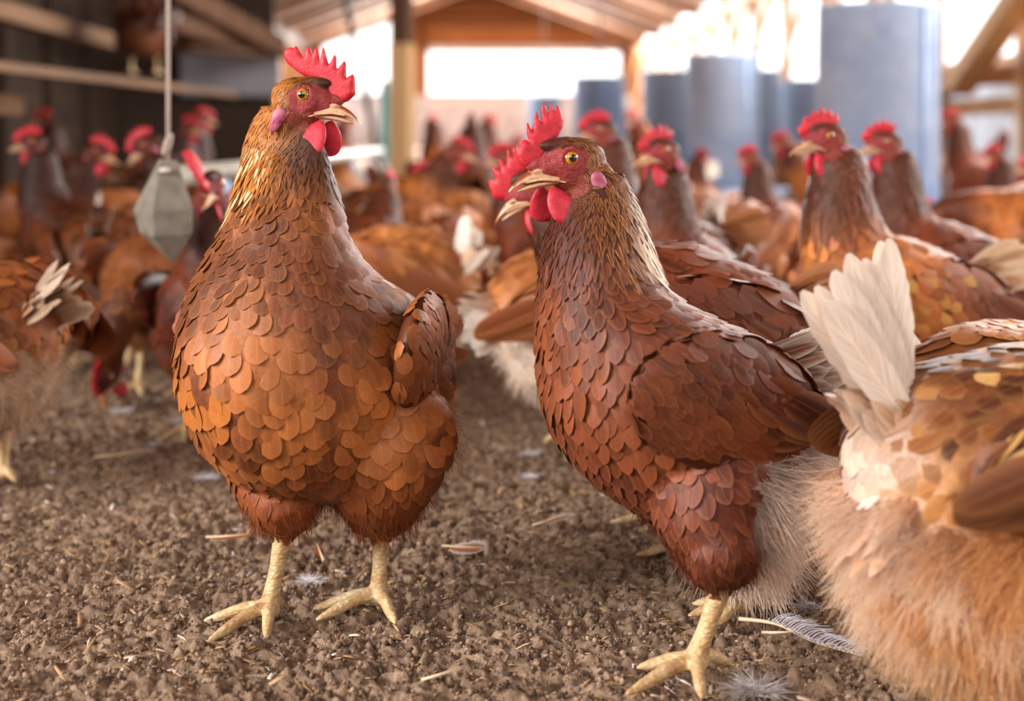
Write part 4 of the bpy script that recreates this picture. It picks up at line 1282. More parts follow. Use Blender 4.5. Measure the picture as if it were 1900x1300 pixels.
# water line
pipe = bpy.data.objects.new('water_pipe', None); COL.objects.link(pipe); pipe.location = (-0.5, 2.0, 0.27)
tag(pipe, 'pale horizontal drinking pipe running behind the large rust hen', 'pipe')
a, b = px(322, 329, 1.81), px(704, 281, 4.65)
V, F = tube([a, b], 0.0145, 16); V = V - np.array([-0.5, 2.0, 0.27]); mesh_obj('tube', V, F, M['pipe'], pipe)
V, F = tube([b + Vector((0.0, -0.15, 0)), px(735, 345, 4.5)], 0.013, 12); V = V - np.array([-0.5, 2.0, 0.27]); mesh_obj('bracket', V, F, M['pipe'], pipe)
for k, f in enumerate((0.12, 0.32, 0.52, 0.72, 0.9)):
    p = a.lerp(b, f) - Vector((-0.5, 2.0, 0.27))
    V, F = tube([(p.x, p.y, p.z - 0.012), (p.x, p.y, p.z - 0.05)], 0.005, 8); mesh_obj('nipple', V, F, M['steel'], pipe)
V, F = tube([a.lerp(b, 0.9), (a.lerp(b, 0.9).x, a.lerp(b, 0.9).y, 2.6)], 0.0022, 6); V = V - np.array([-0.5, 2.0, 0.27]); mesh_obj('hanger_wire', V, F, M['wire'], pipe)

# string with the grey faceted weight
d = 1.50
hw_ = bpy.data.objects.new('hanging_weight', None); COL.objects.link(hw_); hw_.location = px(305, 385, d)
tag(hw_, 'grey faceted weight with pointed bottom hanging on a string at left', 'weight')
def pxl(x, y, dy=0.0):
    v = px(x, y, d + dy) - Vector(hw_.location); return (v.x, v.y, v.z)
ring = lambda pts: [pxl(*p) for p in pts]
top = ring([(296, 294, -0.008), (330, 298, -0.006), (330, 298, 0.008), (296, 294, 0.008)])
mid = ring([(247, 388, 0.006), (283, 392, -0.024), (358, 388, -0.010), (354, 384, 0.022), (262, 384, 0.026)])
sho = ring([(258, 430, 0.006), (284, 440, -0.024), (356, 432, -0.010), (352, 430, 0.022), (268, 428, 0.024)])
tip = ring([(322, 490, -0.004)])
V = top + mid + sho + tip
F = [(0, 1, 2, 3), (0, 4, 5), (0, 5, 6, 1), (1, 6, 7, 2), (2, 7, 8, 3), (3, 8, 4, 0), (4, 9, 10, 5), (5, 10, 11, 6), (6, 11, 12, 7), (7, 12, 13, 8), (8, 13, 9, 4), (9, 14, 10), (10, 14, 11), (11, 14, 12), (12, 14, 13), (13, 14, 9)]
o = mesh_obj('weight_body', V, F, M['weight'], hw_, False); bm_ = o.modifiers.new('bevel', 'BEVEL'); bm_.width = 0.0016; bm_.segments = 2
V, F = tube([pxl(312, 302), pxl(312, 200), pxl(312, -400)], 0.0022, 10)
mesh_obj('string', V, F, M['string'], hw_)
V, F = rtube([pxl(306, 284), pxl(311, 268), pxl(316, 252)], [0.0034, 0.0046, 0.0034], 8, 10); mesh_obj('knot', V, F, M['string'], hw_)
V, F = ellipsoid(pxl(306, 316, -0.014), (0.006, 0.004, 0.0035), 12, 8); mesh_obj('hook', V, F, M['wire'], hw_)

# steel tube feeders
def lathe(profile, seg=64):
    V = []; F = []; n = len(profile)
    for i, (r_, z) in enumerate(profile):
        for k in range(seg):
            a = 2 * PI * k / seg; V.append((r_ * math.cos(a), r_ * math.sin(a), z))
    for i in range(n - 1):
        for k in range(seg):
            F.append((i * seg + k, i * seg + (k + 1) % seg, (i + 1) * seg + (k + 1) % seg, (i + 1) * seg + k))
    return V, F
def feeder(x, d, label, near=False, top=0.645):
    t = bpy.data.objects.new('feeder', None); COL.objects.link(t); t.location = (gx(x, d), d, 0)
    tag(t, label, 'feeder', 'hanging steel tube feeders')
    V, F = lathe([(0.143, 0.075), (0.146, 0.075), (0.146, top - 0.012), (0.149, top - 0.008), (0.149, top - 0.002), (0.146, top), (0.142, top), (0.141, top - 0.1), (0.14, 0.2), (0.14, 0.09)]); mesh_obj('tube', V, F, M['steel'], t)
    V, F = lathe([(0.001, 0.012), (0.17, 0.012), (0.20, 0.018), (0.252, 0.104), (0.258, 0.112), (0.263, 0.110), (0.262, 0.104), (0.212, 0.010), (0.17, 0.002), (0.001, 0.002)]); mesh_obj('pan', V, F, M['steel'], t)
    V, F = lathe([(0.001, 0.10), (0.12, 0.085), (0.22, 0.066), (0.236, 0.074)]); mesh_obj('feed', V, F, M['steel_in'], t)
    a = math.radians(-58); s = MB()
    V, F = tube([(0.147 * math.cos(a), 0.147 * math.sin(a), 0.08), (0.147 * math.cos(a), 0.147 * math.sin(a), top - 0.004)], 0.009, 10, 0.5); mesh_obj('seam', V, F, M['steel'], t)
    if near:
        for ang, z in ((-112, top - 0.085), (-75, top - 0.42)):
            a = math.radians(ang)
            V, F = ellipsoid((0.147 * math.cos(a), 0.147 * math.sin(a), z), (0.006, 0.006, 0.006), 12, 8); mesh_obj('rivet', V, F, M['wire'], t)
    V, F = tube([(-0.142, 0, top - 0.02), (-0.07, 0, top + 0.10), (0, 0, top + 0.14)], 0.003, 8); V2, F2 = tube([(0.142, 0, top - 0.02), (0.07, 0, top + 0.10), (0, 0, top + 0.14)], 0.003, 8)
    mb = MB(); mb.add(V, F); mb.add(V2, F2); mb.build('handle', M['wire'], t, True)
    V, F = tube([(0, 0, top + 0.13), (0, 0, 2.95 - abs(gx(x, d) + d * math.sin(AXR)) * 0.37)], 0.006, 8); mesh_obj('suspension_rope', V, F, M['wire'], t)
    return t
feeder(1629, 3.47, 'nearest galvanised tube feeder, large at upper right', True)
feeder(1341, 5.70, 'second galvanised feeder, tall grey tube in the middle right')
feeder(1243, 7.30, 'third feeder, left beside and behind the second one')
feeder(1112, 8.10, 'fourth feeder, leftmost clear tube above the central hen')
feeder(1492, 8.60, 'fifth feeder, showing between the second and the nearest')
feeder(1398, 7.60, 'sixth feeder, sliver just right of the second feeder', top=0.66)
feeder(1010, 12.5, 'small far feeder left of the fourth one')

# ---- hero on the left, chest to the camera and head turned in profile
AX, AY, AA = gx(600, 1.018), 1.018 + 0.01, -125
def streakA(Q, u):
    return (smoothstep(0, -22, Q[:, 1]) * smoothstep(350, 320, Q[:, 2]) * (u < 0.3)).astype(float)
specA = dict(seed=3, detail=2, chest=((92, 50, 30), (200, 118, 46), (112, 56, 28)), pal=pal(b1=lin(176, 104, 54), b2=lin(118, 62, 31), n1=lin(156, 88, 38), ne=lin(222, 148, 70), thr=lin(72, 38, 24), stc=lin(250, 226, 180), w1=lin(84, 42, 25), w2=lin(122, 66, 38), we=lin(140, 82, 48), tail=lin(150, 84, 48), taile=lin(176, 110, 66)),
    rows=[(74, 0, -50, 26), (84, 34, -78, 44), (97, 66, -98, 58), (116, 90, -108, 71), (137, 105, -112, 80), (160, 113, -112, 84), (175, 116, -110, 85), (199, 115, -95, 83), (222, 107, -60, 77), (237, 100, -30, 69),
          (252, 91, -10, 60), (268, 82, 0, 51), (283, 74, 4, 45), (303, 59, 9, 44, -6), (322, 48, 12, 39, -10), (338, 43, 16, 34, -13), (350, 39, 19, 27, -15), (361, 35, 22, 17, -17)],
    neck=[(20, 0, 200, 48), (38, 0, 240, 42), (38, 0, 275, 34), (34, -5, 305, 24), (30, -11, 330, 15)], throat=(0.1, 1, 0), neck0=0.46,
    head=dict(eye=(27, 8, 369), yaw=116, pitch=-2, hs=1.05, comb=COMB_A, farside=1),
    feet=[foot((500, 1136), 0.998, (526, 985), AX, AY, AA, -1, 8, toes=[(-52, 44), (-8, 56), (34, 42), (190, 20)], hip=(-6, -52, 128, 42), kr=26),
          foot((702, 1112), 1.026, (708, 978), AX, AY, AA, 1, 8, toes=[(-48, 46), (-22, 52), (48, 44), (180, 18)], hip=(-6, 56, 128, 46), kr=30)],
    wing=dict(hw=85, c=(-12, 0, 188), pitch=16, r=(66, 15, 44), fl=0.06, conv=0.5, toe=30, droop=14), fluffx=-80, fluffz=120,
    tail=dict(base=(-84, 0, 190), el=30, n=10, len=0.06, spread=10, yaw=8), nfl=3500, streak=streakA)
henA = build_hen(specA)
put(henA, AX, AY, AA)
hen_tag(henA, 'large rust hen at left, chest forward, head in profile facing the wooden post')

# ---- hero in the middle, side on
BX, BY, BA = gx(1250, 0.938), 0.964, 194
palB = pal(b1=lin(130, 68, 40), b2=lin(94, 45, 28), be=lin(150, 84, 50), n1=lin(86, 42, 24), ne=lin(190, 126, 72), thr=lin(80, 36, 22), w1=lin(84, 38, 22), w2=lin(128, 64, 34), we=lin(176, 118, 74),
           fl=lin(252, 238, 226), fl2=lin(232, 190, 152), th=lin(104, 50, 30), belly=lin(98, 46, 28), cov=lin(120, 66, 38), spot=lin(206, 156, 104), tail=lin(232, 214, 200))
def streakB(Q, u):
    return (smoothstep(48, 26, Q[:, 0]) * smoothstep(318, 275, Q[:, 2]) * (u < 0.75)).astype(float)
specB = dict(seed=5, detail=2, pal=palB, fs=0.86, ptd=0.45, lowz=118,
    rows=[(64, -10, -55, 24), (76, 5, -72, 42), (90, 30, -88, 56), (111, 57, -99, 66), (133, 74, -103, 76), (154, 86, -101, 83), (175, 89, -98, 86), (196, 90, -74, 80), (212, 91, -40, 71), (226, 91, -12, 60),
          (240, 90, 4, 50), (260, 88, 12, 42), (281, 84, 18, 31), (299, 76, 25, 20), (315, 64, 33, 12)],
    neck=[(38, 0, 205, 46), (48, 0, 240, 40), (50, 0, 270, 30), (51, 0, 295, 18), (52, 0, 312, 12.5)], neck0=0.28,
    head=dict(eye=(73, 0, 326), yaw=3, pitch=-4, hs=1.1, comb=COMB_B, farside=-1, wat=0.9),
    feet=[foot((1290, 1238), 0.897, (1336, 1088), BX, BY, BA, 1, 0, toes=[(-24, 36), (24, 58), (74, 42), (188, 26)], hip=(-14, 40, 126, 44), kr=25, r=7.2),
          foot((1378, 1142), 1.01, (1400, 1060), BX, BY, BA, -1, 0, hip=(-20, -40, 126, 40), kr=22, toes=[(-38, 36), (0, 40), (38, 36), (178, 20)])],
    wing=dict(hw=84, c=(-10, 0, 171), pitch=18, r=(80, 16, 46), fl=0.058, spots=0.012, toe=19), fluffx=-40, fluffz=132, fluffslope=0.15, streak=streakB,
    tail=dict(base=(-80, 0, 190), el=24, n=10, len=0.05, yaw=6), nfl=15000, fll=0.03)
henB = build_hen(specB)
put(henB, BX, BY, BA)
hen_tag(henB, 'red-brown hen standing side on in the centre, pale-streaked neck, white rump fluff')

# ---- hen at the right edge seen from behind
CX, CY, CA = gx(1870, 0.842), 0.832, 12
palC = pal(b1=lin(206, 140, 80), b2=lin(158, 94, 48), be=lin(208, 150, 92), w1=lin(84, 44, 26), w2=lin(134, 76, 42), we=lin(156, 102, 60), spot=lin(204, 156, 94),
           tail=lin(240, 218, 200), taile=lin(244, 228, 214), cov=lin(206, 142, 80), fl=lin(226, 174, 120), fl2=lin(248, 226, 200), th=lin(176, 110, 60), belly=lin(206, 142, 90))
specC = dict(seed=9, detail=2, pal=palC, lowz=110, fs=1.15, ptd=0.3, fzn=46, rearwhite=(-64, -94), soft=True, mottle=(-46, 122),
    rows=[(40, 25, -20, 26), (56, 60, -62, 54), (74, 82, -84, 72), (100, 98, -92, 84), (126, 108, -98, 88), (148, 112, -102, 90), (168, 112, -98, 86), (190, 108, -78, 70), (205, 100, -58, 52), (216, 92, -10, 34)],
    neck=[(60, 0, 180, 48), (78, 0, 215, 42), (90, 0, 245, 34), (98, 0, 265, 27)], neck0=0.30,
    head=dict(eye=(116, 0, 282), yaw=0, pitch=-6, comb=COMB_A),
    feet=[dict(x=0, y=-42, hock=(2, -42, 42), ang=5, s=-1, hip=(0, -44, 110, 44), kr=26, r=8), dict(x=-4, y=44, hock=(0, 44, 40), ang=-5, s=1, hip=(-4, 44, 110, 44), kr=25)],
    wing=dict(hw=95, hw_left=76, c=(8, 0, 170), pitch=12, r=(84, 18, 44), spots=0.10, lean=8, fl=0.08, toe=3, conv=0.05), fluffx=-8, fluffz=124, fluffslope=-0.45,
    tail=dict(base=(-68, 0, 184), el=84, n=16, len=0.098, w=0.0115, spread=30, yaw=9, bend=0.02, cov=60, loose=18), nfl=26000, fll=0.028, thfl=0.6)
henC = build_hen(specC)
put(henC, CX, CY, CA)
hen_tag(henC, 'orange hen cut by the right edge, white tail raised, rear fluff towards the centre')


# ------------------------------------------------------------------ the rest of the flock
PAL_DARK = pal(b1=lin(140, 66, 36), b2=lin(98, 44, 26), be=lin(156, 84, 46), n1=lin(84, 42, 26), ne=lin(130, 72, 40), w1=lin(84, 40, 24), w2=lin(120, 62, 34), fl=lin(176, 110, 72), cov=lin(130, 70, 40), tail=lin(150, 92, 58), taile=lin(176, 118, 78))
PAL_MID = pal(b1=lin(212, 130, 68), b2=lin(160, 86, 42), n1=lin(96, 46, 26), ne=lin(150, 84, 44), w1=lin(104, 50, 32), w2=lin(150, 84, 48), spot=lin(204, 146, 76), fl=lin(226, 180, 140), tail=lin(206, 160, 120), taile=lin(226, 196, 164))
PAL_ORANGE = pal(b1=lin(214, 136, 74), b2=lin(178, 100, 48), be=lin(232, 176, 118), n1=lin(168, 92, 40), ne=lin(220, 150, 80), thr=lin(130, 66, 34), w1=lin(140, 72, 38), w2=lin(188, 118, 62), fl=lin(248, 228, 208), cov=lin(214, 150, 92),
                 tail=lin(250, 236, 222), taile=lin(252, 244, 234), belly=lin(214, 150, 96), th=lin(180, 110, 60))
TRUNK = [(60, 10, -60, 28), (78, 36, -86, 52), (110, 64, -104, 72), (140, 82, -110, 83), (170, 88, -106, 84), (195, 84, -88, 74), (214, 74, -52, 57), (230, 62, -14, 36)]
TRUNK_LOW = [(60, 20, -50, 28), (78, 46, -78, 52), (110, 74, -98, 72), (140, 90, -108, 83), (168, 92, -110, 84), (190, 84, -100, 74), (208, 66, -80, 57), (222, 30, -50, 36)]
POSE = dict(
    alert=(TRUNK, [(40, 0, 190, 48), (52, 0, 228, 43), (56, 0, 258, 36), (56, 0, 286, 30), (58, 0, 308, 25)], (72, 0, 330), 0, 30),
    relaxed=(TRUNK, [(48, 0, 180, 48), (68, 0, 210, 40), (84, 0, 236, 31), (94, 0, 256, 25)], (112, 0, 276), -6, 32),
    low=(TRUNK_LOW, [(56, 0, 168, 48), (92, 0, 178, 38), (122, 0, 182, 28), (140, 0, 180, 22)], (164, 0, 178), -30, 36),
    peck=(TRUNK_LOW, [(58, 0, 150, 46), (96, 0, 130, 35), (120, 0, 102, 26), (130, 0, 74, 21)], (140, 0, 46), -62, 48))

def gspec(pose, palette, seed, yaw=0, pitch=None, detail=0, comb=None, tail=None, head=None, neck=None, **kw):
    rows, nk, eye, pt, el = POSE[pose]
    if neck: nk = neck
    if head: eye = head
    r = random.Random(seed)
    hs = kw.pop('hs', 1.0); lean = kw.pop('lean', 0); flop = kw.pop('flop', None)
    d = dict(seed=seed, detail=detail, pal=palette, rows=rows, neck=nk, neck0=0.30,
             head=dict(eye=eye, yaw=yaw, pitch=pt if pitch is None else pitch, comb=comb or COMB_LOW, flop=r.uniform(-1, 1) * 1.0 if flop is None else flop, hs=hs, lean=lean),
             feet=[dict(x=r.uniform(-14, 18), y=-38, hock=(r.uniform(-10, 4), -38, 60), ang=r.uniform(-15, 5), s=-1), dict(x=r.uniform(-18, 14), y=38, hock=(r.uniform(-12, 4), 38, 60), ang=r.uniform(-5, 15), s=1)],
             tail={**dict(base=(-88, 0, 190), el=el, n=9), **(tail or {})}, fluffx=-58, fluffz=140)
    d.update(kw)
    return d

def at_head(root, spec, x, y, d, ang, lim=(0.84, 1.14), z=None):
    """stand a hen on the floor so that its eye is seen at x, y from distance d"""
    e = spec['head']['eye']
    zz = CAM_H + (HORIZON - y) * d / FPX
    sc = min(max(zz / (e[2] * 0.001), lim[0]), lim[1]) if lim else 1.0
    a = math.radians(ang)
    ex, ey = e[0] * 0.001 * sc, e[1] * 0.001 * sc
    put(root, gx(x, d) - (ex * math.cos(a) - ey * math.sin(a)), d - (ex * math.sin(a) + ey * math.cos(a)), ang, sc, z or 0)

def hen_at_head(label, pose, palette, seed, x, y, d, ang, yaw=0, tint=None, **kw):
    lim = kw.pop('lim', (0.84, 1.14))
    s = gspec(pose, palette, seed, yaw, **kw); o = build_hen(s); at_head(o, s, x, y, d, ang, lim); hen_tag(o, label, None, tint); return o

def hen_at(label, pose, palette, seed, x, d, ang, sc=1.0, yaw=0, tint=None, **kw):
    s = gspec(pose, palette, seed, yaw, **kw); o = build_hen(s); put(o, gx(x, d), d, ang, sc); hen_tag(o, label, None, tint); return o

# nearer birds, each with its own pose; low tints at the left paint in shade
hen_at_head('dark-necked hen with orange breast, right, profile in front of the nearest steel feeder', 'alert', PAL_MID, 21, 1531, 252, 1.44, 196, detail=1, wing=dict(hw=84, spots=0.10))
hen_at_head('hen whose head shows just behind the dark-necked hen by the nearest feeder', 'alert', PAL_DARK, 22, 1640, 262, 1.78, 188, detail=1)
hen_at_head('dark hen facing the camera head-on beside the hanging grey weight', 'alert', PAL_DARK, 23, 392, 340, 1.56, 274, detail=1, pitch=-10, comb=COMB_A, yaw=-6, hs=1.28, flop=0, lean=-0.95, tint=(0.72, 0.66, 0.64))
hen_at_head('brown hen with raised head in front of the second feeder, face turned half to camera', 'alert', PAL_DARK, 24, 1226, 278, 1.62, 248, detail=1, yaw=-40, hs=1.06)
hen_at_head('brown hen with upright neck, partly hidden between the two middle hens', 'alert', PAL_DARK, 25, 1112, 240, 1.98, 192, detail=1)
hen_at_head('hen directly behind the central hen, its beak and wattles showing left of her', 'relaxed', PAL_DARK, 26, 990, 342, 1.19, 182, detail=1, pitch=-20, comb=COMB_A, lim=(1.02, 1.1), fluffx=-90, tail=dict(len=0.05))
hen_at('orange hen with white rump behind the central hen, tail end towards the left', 'peck', PAL_ORANGE, 27, 1090, 1.52, 14, detail=1, tail=dict(len=0.055, w=0.010, el=-28, base=(-90, 0, 168)), fluffx=-30, fluffz=150)
hen_at_head('dark-headed hen right of the large rust hen, turned away to the post', 'relaxed', PAL_DARK, 28, 722, 342, 2.24, 74, detail=1)
hen_at('bowing hen with white upright tail, right beside the large rust hen', 'peck', PAL_ORANGE, 29, 740, 1.82, 152, detail=1, tail=dict(len=0.05, w=0.010, el=80))
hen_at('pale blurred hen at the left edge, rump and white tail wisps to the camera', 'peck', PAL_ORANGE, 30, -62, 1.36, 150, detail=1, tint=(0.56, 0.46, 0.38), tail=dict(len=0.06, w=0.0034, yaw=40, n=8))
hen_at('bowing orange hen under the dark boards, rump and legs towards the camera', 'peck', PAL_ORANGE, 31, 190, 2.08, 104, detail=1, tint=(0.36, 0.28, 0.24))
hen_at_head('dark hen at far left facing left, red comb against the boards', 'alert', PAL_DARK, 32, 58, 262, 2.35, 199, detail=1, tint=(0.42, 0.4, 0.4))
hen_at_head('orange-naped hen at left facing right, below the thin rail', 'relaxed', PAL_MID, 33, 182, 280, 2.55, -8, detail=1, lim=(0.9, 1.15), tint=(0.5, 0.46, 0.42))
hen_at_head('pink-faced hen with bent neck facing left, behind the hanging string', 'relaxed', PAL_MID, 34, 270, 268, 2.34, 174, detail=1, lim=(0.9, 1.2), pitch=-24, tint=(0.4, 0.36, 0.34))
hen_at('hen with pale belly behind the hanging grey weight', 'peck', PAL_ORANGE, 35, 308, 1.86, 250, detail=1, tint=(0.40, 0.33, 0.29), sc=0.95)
hen_at('hen with fluffy white tail in the dark left group, seen from behind', 'low', PAL_ORANGE, 36, 215, 2.88, 84, sc=1.0, tail=dict(len=0.075, w=0.012))
hen_at('crouching orange hen with white fan tail between the right hens', 'peck', PAL_ORANGE, 37, 1896, 1.12, -5, sc=0.86, detail=1, tail=dict(len=0.07, w=0.012, spread=40))
hen_at_head('orange-brown hen feeding at the right side of the feeder pan', 'low', PAL_MID, 38, 1722, 398, 2.35, 176, detail=1, lim=(0.9, 1.2), tint=(1.1, 1.05, 1.0), tail=dict(len=0.085, w=0.012))
hen_at_head('orange hen eating from the left side of the feeder pan', 'low', PAL_ORANGE, 39, 1492, 398, 2.92, 4, detail=1, lim=(0.8, 1.2))

# small blurred birds further back: a few poses, copied
proto = {}
def far(kind, palette, seed, **kw):
    s = gspec(kind, palette, seed, **kw); return s, build_hen(s)
protos = dict(alert_dark=far('alert', PAL_DARK, 51), alert_orange=far('alert', PAL_ORANGE, 52, yaw=25), relaxed_mid=far('relaxed', PAL_MID, 53), peck_orange=far('peck', PAL_ORANGE, 54, tail=dict(len=0.08, w=0.012)),
              turned=far('alert', PAL_MID, 55, yaw=-60))
used = set()
FAR = [  # prototype, x, y of the eye (y None: pixel of the stand), distance, heading, label
    ('alert_dark', 84, 206, 4.1, 186, 'second dark hen at far left, comb showing above the first'),
    ('alert_dark', 350, 236, 3.3, -14, 'dim hen just right of the hanging string facing right'),
    ('alert_dark', 376, 214, 3.9, 28, 'dark hen with its back turned above the face-on hen'),
    ('turned', 800, 225, 4.85, 120, 'distant hen with thin raised neck just right of the wooden post'),
    ('relaxed_mid', 850, 278, 2.75, -18, 'pink-faced hen facing right in the flock between the post and the central hen'),
    ('alert_dark', 874, 222, 3.7, 96, 'slim dark hen seen from behind, head highest in the middle flock'),
    ('turned', 906, 228, 4.4, 84, 'distant hen with dark nape left of the central hen'),
    ('relaxed_mid', 785, 318, 3.05, 205, 'orange hen with red wattle right of the wooden post'),
    ('alert_dark', 935, 290, 2.3, 184, 'hen with purple face showing left of the beak behind the central hen'),
    ('peck_orange', 885, None, 5.3, 110, 'bowing hen with white tail spot in the middle flock'),
    ('peck_orange', 775, None, 2.42, 62, 'bowing hen with white rump beside the dark-headed hen'),
    ('relaxed_mid', 690, 318, 3.85, 150, 'brown hen between the water pipe and the rust hen, facing away'),
    ('alert_dark', 640, 216, 5.0, 30, 'hen with pink comb seen behind the beak of the large rust hen'),
    ('alert_orange', 640, 268, 4.2, 60, 'rusty hen behind the pale water pipe'),
    ('alert_dark', 1392, 290, 2.7, 184, 'hen with dark neck in front of the second steel feeder, facing left'),
    ('relaxed_mid', 1452, 262, 3.9, 176, 'orange hen with pale cheek between second and nearest feeder'),
    ('peck_orange', 1352, None, 2.3, 72, 'bowing hen with tall white tail left of the feeder pan'),
    ('peck_orange', 1290, None, 3.2, 70, 'pale bowing hen behind the half-turned brown hen'),
    ('alert_dark', 1768, 196, 4.15, 160, 'tall dark hen right of the nearest feeder looking left'),
    ('alert_dark', 1848, 285, 3.05, 178, 'dark-necked hen at the right near the diagonal brace'),
    ('relaxed_mid', 1862, 224, 5.2, 30, 'small hen far right below the rail'),
    ('alert_orange', 1905, 330, 2.62, 190, 'orange hen cut off at the right edge of the flock'),
    ('alert_orange', 1178, 210, 4.2, 200, 'orange hen between the third feeder and the half-turned brown hen'),
    ('turned', 1300, 320, 3.6, 20, 'hen at the foot of the second feeder'),
    ('relaxed_mid', 960, 262, 5.7, 10, 'far hen left of the fourth feeder'),
    ('relaxed_mid', 1010, 262, 6.0, 170, 'far hen at the foot of the fourth feeder facing left'),
    ('alert_orange', 1440, 262, 6.4, 200, 'far orange hen beneath the fifth feeder'),
    ('peck_orange', 1895, None, 4.5, 150, 'bowing hen at far right under the rail'),
]
for key, x, y, d, ang, label in FAR:
    s, src = protos[key]
    o = src if key not in used else copy_hen(src); used.add(key)
    if y is None: put(o, gx(x, d), d, ang, random.uniform(0.95, 1.05))
    else: at_head(o, s, x, y, d, ang)
    t = random.uniform(0.85, 1.15) * (0.5 if x < 480 else 1.0)  # left birds halved in colour, standing in for the shade there
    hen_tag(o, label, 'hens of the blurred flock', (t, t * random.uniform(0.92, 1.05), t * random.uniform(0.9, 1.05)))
for key in protos:
    assert key in used
# the hen roosting on the rail
o = copy_hen(protos['alert_dark'][1]); put(o, gx(268, 4.2) - 0.0, 4.2, 96, 0.95, 0.505)
hen_tag(o, 'dark hen roosting on the thin rail at top left, seen from behind', None, (0.42, 0.38, 0.36))  # tint darkens the plumage in place of the shade at upper left

# ------------------------------------------------------------------ feathers lying on the litter
def loose_feather(name, x, y, ang, L, W, col, edge, label, rows=16, notch=0.3, curl=0.35, seed=1):
    r = np.random.default_rng(seed)
    d = CAM_H * FPX / (y - HORIZON)
    X, Y = gx(x, d), d
    root = bpy.data.objects.new(name, None); COL.objects.link(root); root.location = (X, Y, 0.004); root.rotation_euler = (0, 0, math.radians(ang))
    s = feather_cards(np.array([[0, 0, 0.003]]), np.array([[0, 0, 1.0]]), np.array([[1.0, 0, 0]]), np.array([L]), np.array([W]), np.array([0.006]), np.array([col]), np.array([edge]), r, rows, 7, notch=notch, twist=0.2, sag=-curl)
    feather_obj('vane', [s], M['quill'], root)
    V, F = tube([(-0.28 * L, 0, 0.002), (0.2 * L, 0.0, 0.0045), (0.95 * L, 0.01 * L, 0.009)], [0.0011, 0.0009, 0.0003], 8); mesh_obj('quill', V, F, M['quill_horn'], root)
    tag(root, label, 'feather', 'feathers lying on the litter')
    return root
M['quill_horn'] = simple_mat('feather_quill_horn', lin(226, 196, 160), 0.4)
WHT, GRY, RST = lin(232, 226, 226), lin(196, 186, 184), lin(170, 96, 60)
def barbed_feather(x, y, ang, L):
    """big ragged feather: quill and single barbs standing apart"""
    r = np.random.default_rng(4)
    d = CAM_H * FPX / (y - HORIZON)
    root = bpy.data.objects.new('feather', None); COL.objects.link(root); root.location = (gx(x, d), d, 0.005); root.rotation_euler = (0, 0, math.radians(ang))
    Q = spline([(0, 0, 0.004), (0.3 * L, 0.004, 0.007), (0.65 * L, -0.002, 0.006), (L, 0.004, 0.004)], 40)
    V, F = tube(Q, np.linspace(0.0016, 0.0004, 40), 8); mesh_obj('quill', V, F, M['quill_horn'], root)
    mb = MB()
    for side in (1, -1):
        for k in range(44):
            t = 0.30 + 0.68 * k / 43
            if side == -1 and t < 0.5 and r.random() < 0.6: continue
            p = Q[int(t * 39)]
            ln = (0.016 if side == 1 else 0.008) * (0.6 + 0.6 * math.sin(PI * min(1, (t - 0.2) / 0.8))) * r.uniform(0.8, 1.15)
            a = math.radians(side * (62 - 20 * t) + r.normal(0, 5))
            e = (p[0] + ln * math.cos(a), p[1] + ln * math.sin(a), p[2] + 0.004 * r.random() + 0.002)
            m_ = (p[0] + ln * 0.35 * math.cos(a + side * 0.4), p[1] + ln * 0.5 * math.sin(a + side * 0.4), p[2] + 0.003)
            mb.add(*tube(spline([p, m_, e], 7), np.linspace(0.0006, 0.00018, 7), 5))
    mb.build('barbs', M['barb'], root, True)
    tag(root, 'long ragged grey-white feather on the litter right of the standing foot', 'feather', 'feathers lying on the litter')
M['barb'] = simple_mat('feather_barbs', lin(214, 210, 220), 0.6)
barbed_feather(1372, 1172, -48, 0.096)
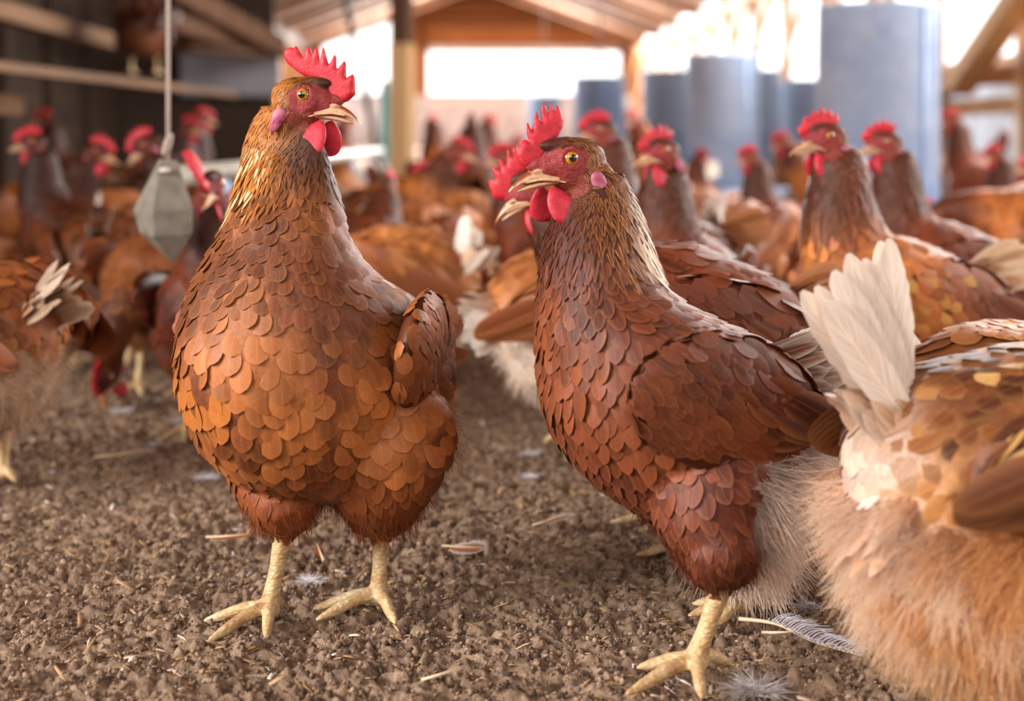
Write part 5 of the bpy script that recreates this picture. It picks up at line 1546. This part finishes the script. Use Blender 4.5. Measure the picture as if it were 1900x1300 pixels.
def down(x, y, size, label, col=WHT, n=160, seed=1):
    r = np.random.default_rng(seed)
    d = CAM_H * FPX / (y - HORIZON)
    root = bpy.data.objects.new('down_feather', None); COL.objects.link(root); root.location = (gx(x, d), d, 0.001)
    P = np.column_stack([r.normal(0, size * 0.12, n), r.normal(0, size * 0.12, n), np.full(n, 0.001)])
    a = r.uniform(0, 2 * PI, n); D = np.column_stack([np.cos(a), np.sin(a), np.abs(r.normal(0.06, 0.10, n))])
    fluff_obj('barbs', P, D, D, r.uniform(0.3, 0.75, n) * size, np.repeat(col[None], n, 0) * r.uniform(0.8, 1.1, (n, 1)), root, r, 6, 0.0005, 0.12)
    V, F = rtube([(-0.2 * size, 0, 0.001), (0, 0, 0.003), (0.25 * size, 0.05 * size, 0.002)], [0.0006, 0.0012, 0.0008], 8, 8); mesh_obj('quill', V, F, M['barb'], root)
    tag(root, label, 'feather', 'feathers lying on the litter')
down(1400, 1285, 0.03, 'grey down tuft at the bottom edge under the ragged feather', GRY, 260, 2)
down(226, 766, 0.020, 'bright white down tuft on the litter left of the rust hen', WHT, 200, 3)
down(985, 846, 0.018, 'white down tuft left below the breast of the central hen', WHT, 160, 4)
down(385, 890, 0.022, 'white down tuft just left of the thigh of the rust hen', WHT, 160, 5)
down(280, 830, 0.016, 'small pale down tuft left of the rust hen', GRY, 120, 6)
down(330, 785, 0.020, 'flat pale down tuft near the left breast edge of the rust hen', GRY, 120, 7)
down(985, 888, 0.016, 'second white down tuft below the central hen', WHT, 120, 8)
down(575, 1082, 0.016, 'white down between the legs of the rust hen', WHT, 200, 9)
down(1500, 1130, 0.020, 'wisp of grey down above the ragged feather', GRY, 120, 10)
loose_feather('feather', 400, 1012, -25, 0.034, 0.009, RST, lin(196, 130, 90), 'curved rusty feather behind the left foot of the rust hen', seed=2)
loose_feather('feather', 838, 1030, -40, 0.036, 0.010, lin(170, 100, 66), WHT, 'rusty feather with white tip right of the rust hen', seed=3)
loose_feather('feather', 1040, 1165, -50, 0.020, 0.005, WHT, GRY, 'small bluish white feather by the quill of the ragged feather', seed=4).location = (gx(1412, 0.985), 0.985 - 0.03, 0.004)
loose_feather('feather', 598, 1050, 110, 0.020, 0.003, RST, RST, 'thin rusty feather standing between the legs of the rust hen', seed=5)
loose_feather('feather', 200, 858, 4, 0.05, 0.008, lin(170, 130, 100), GRY, 'brownish feather lying flat at the left of the litter', seed=6)
loose_feather('feather', 1005, 985, 20, 0.03, 0.009, lin(176, 130, 106), WHT, 'pale rusty feather left of the central hen belly', seed=7)
loose_feather('feather', 800, 1278, 10, 0.022, 0.004, GRY, WHT, 'small grey feather at the bottom edge below the rust hen', seed=8)
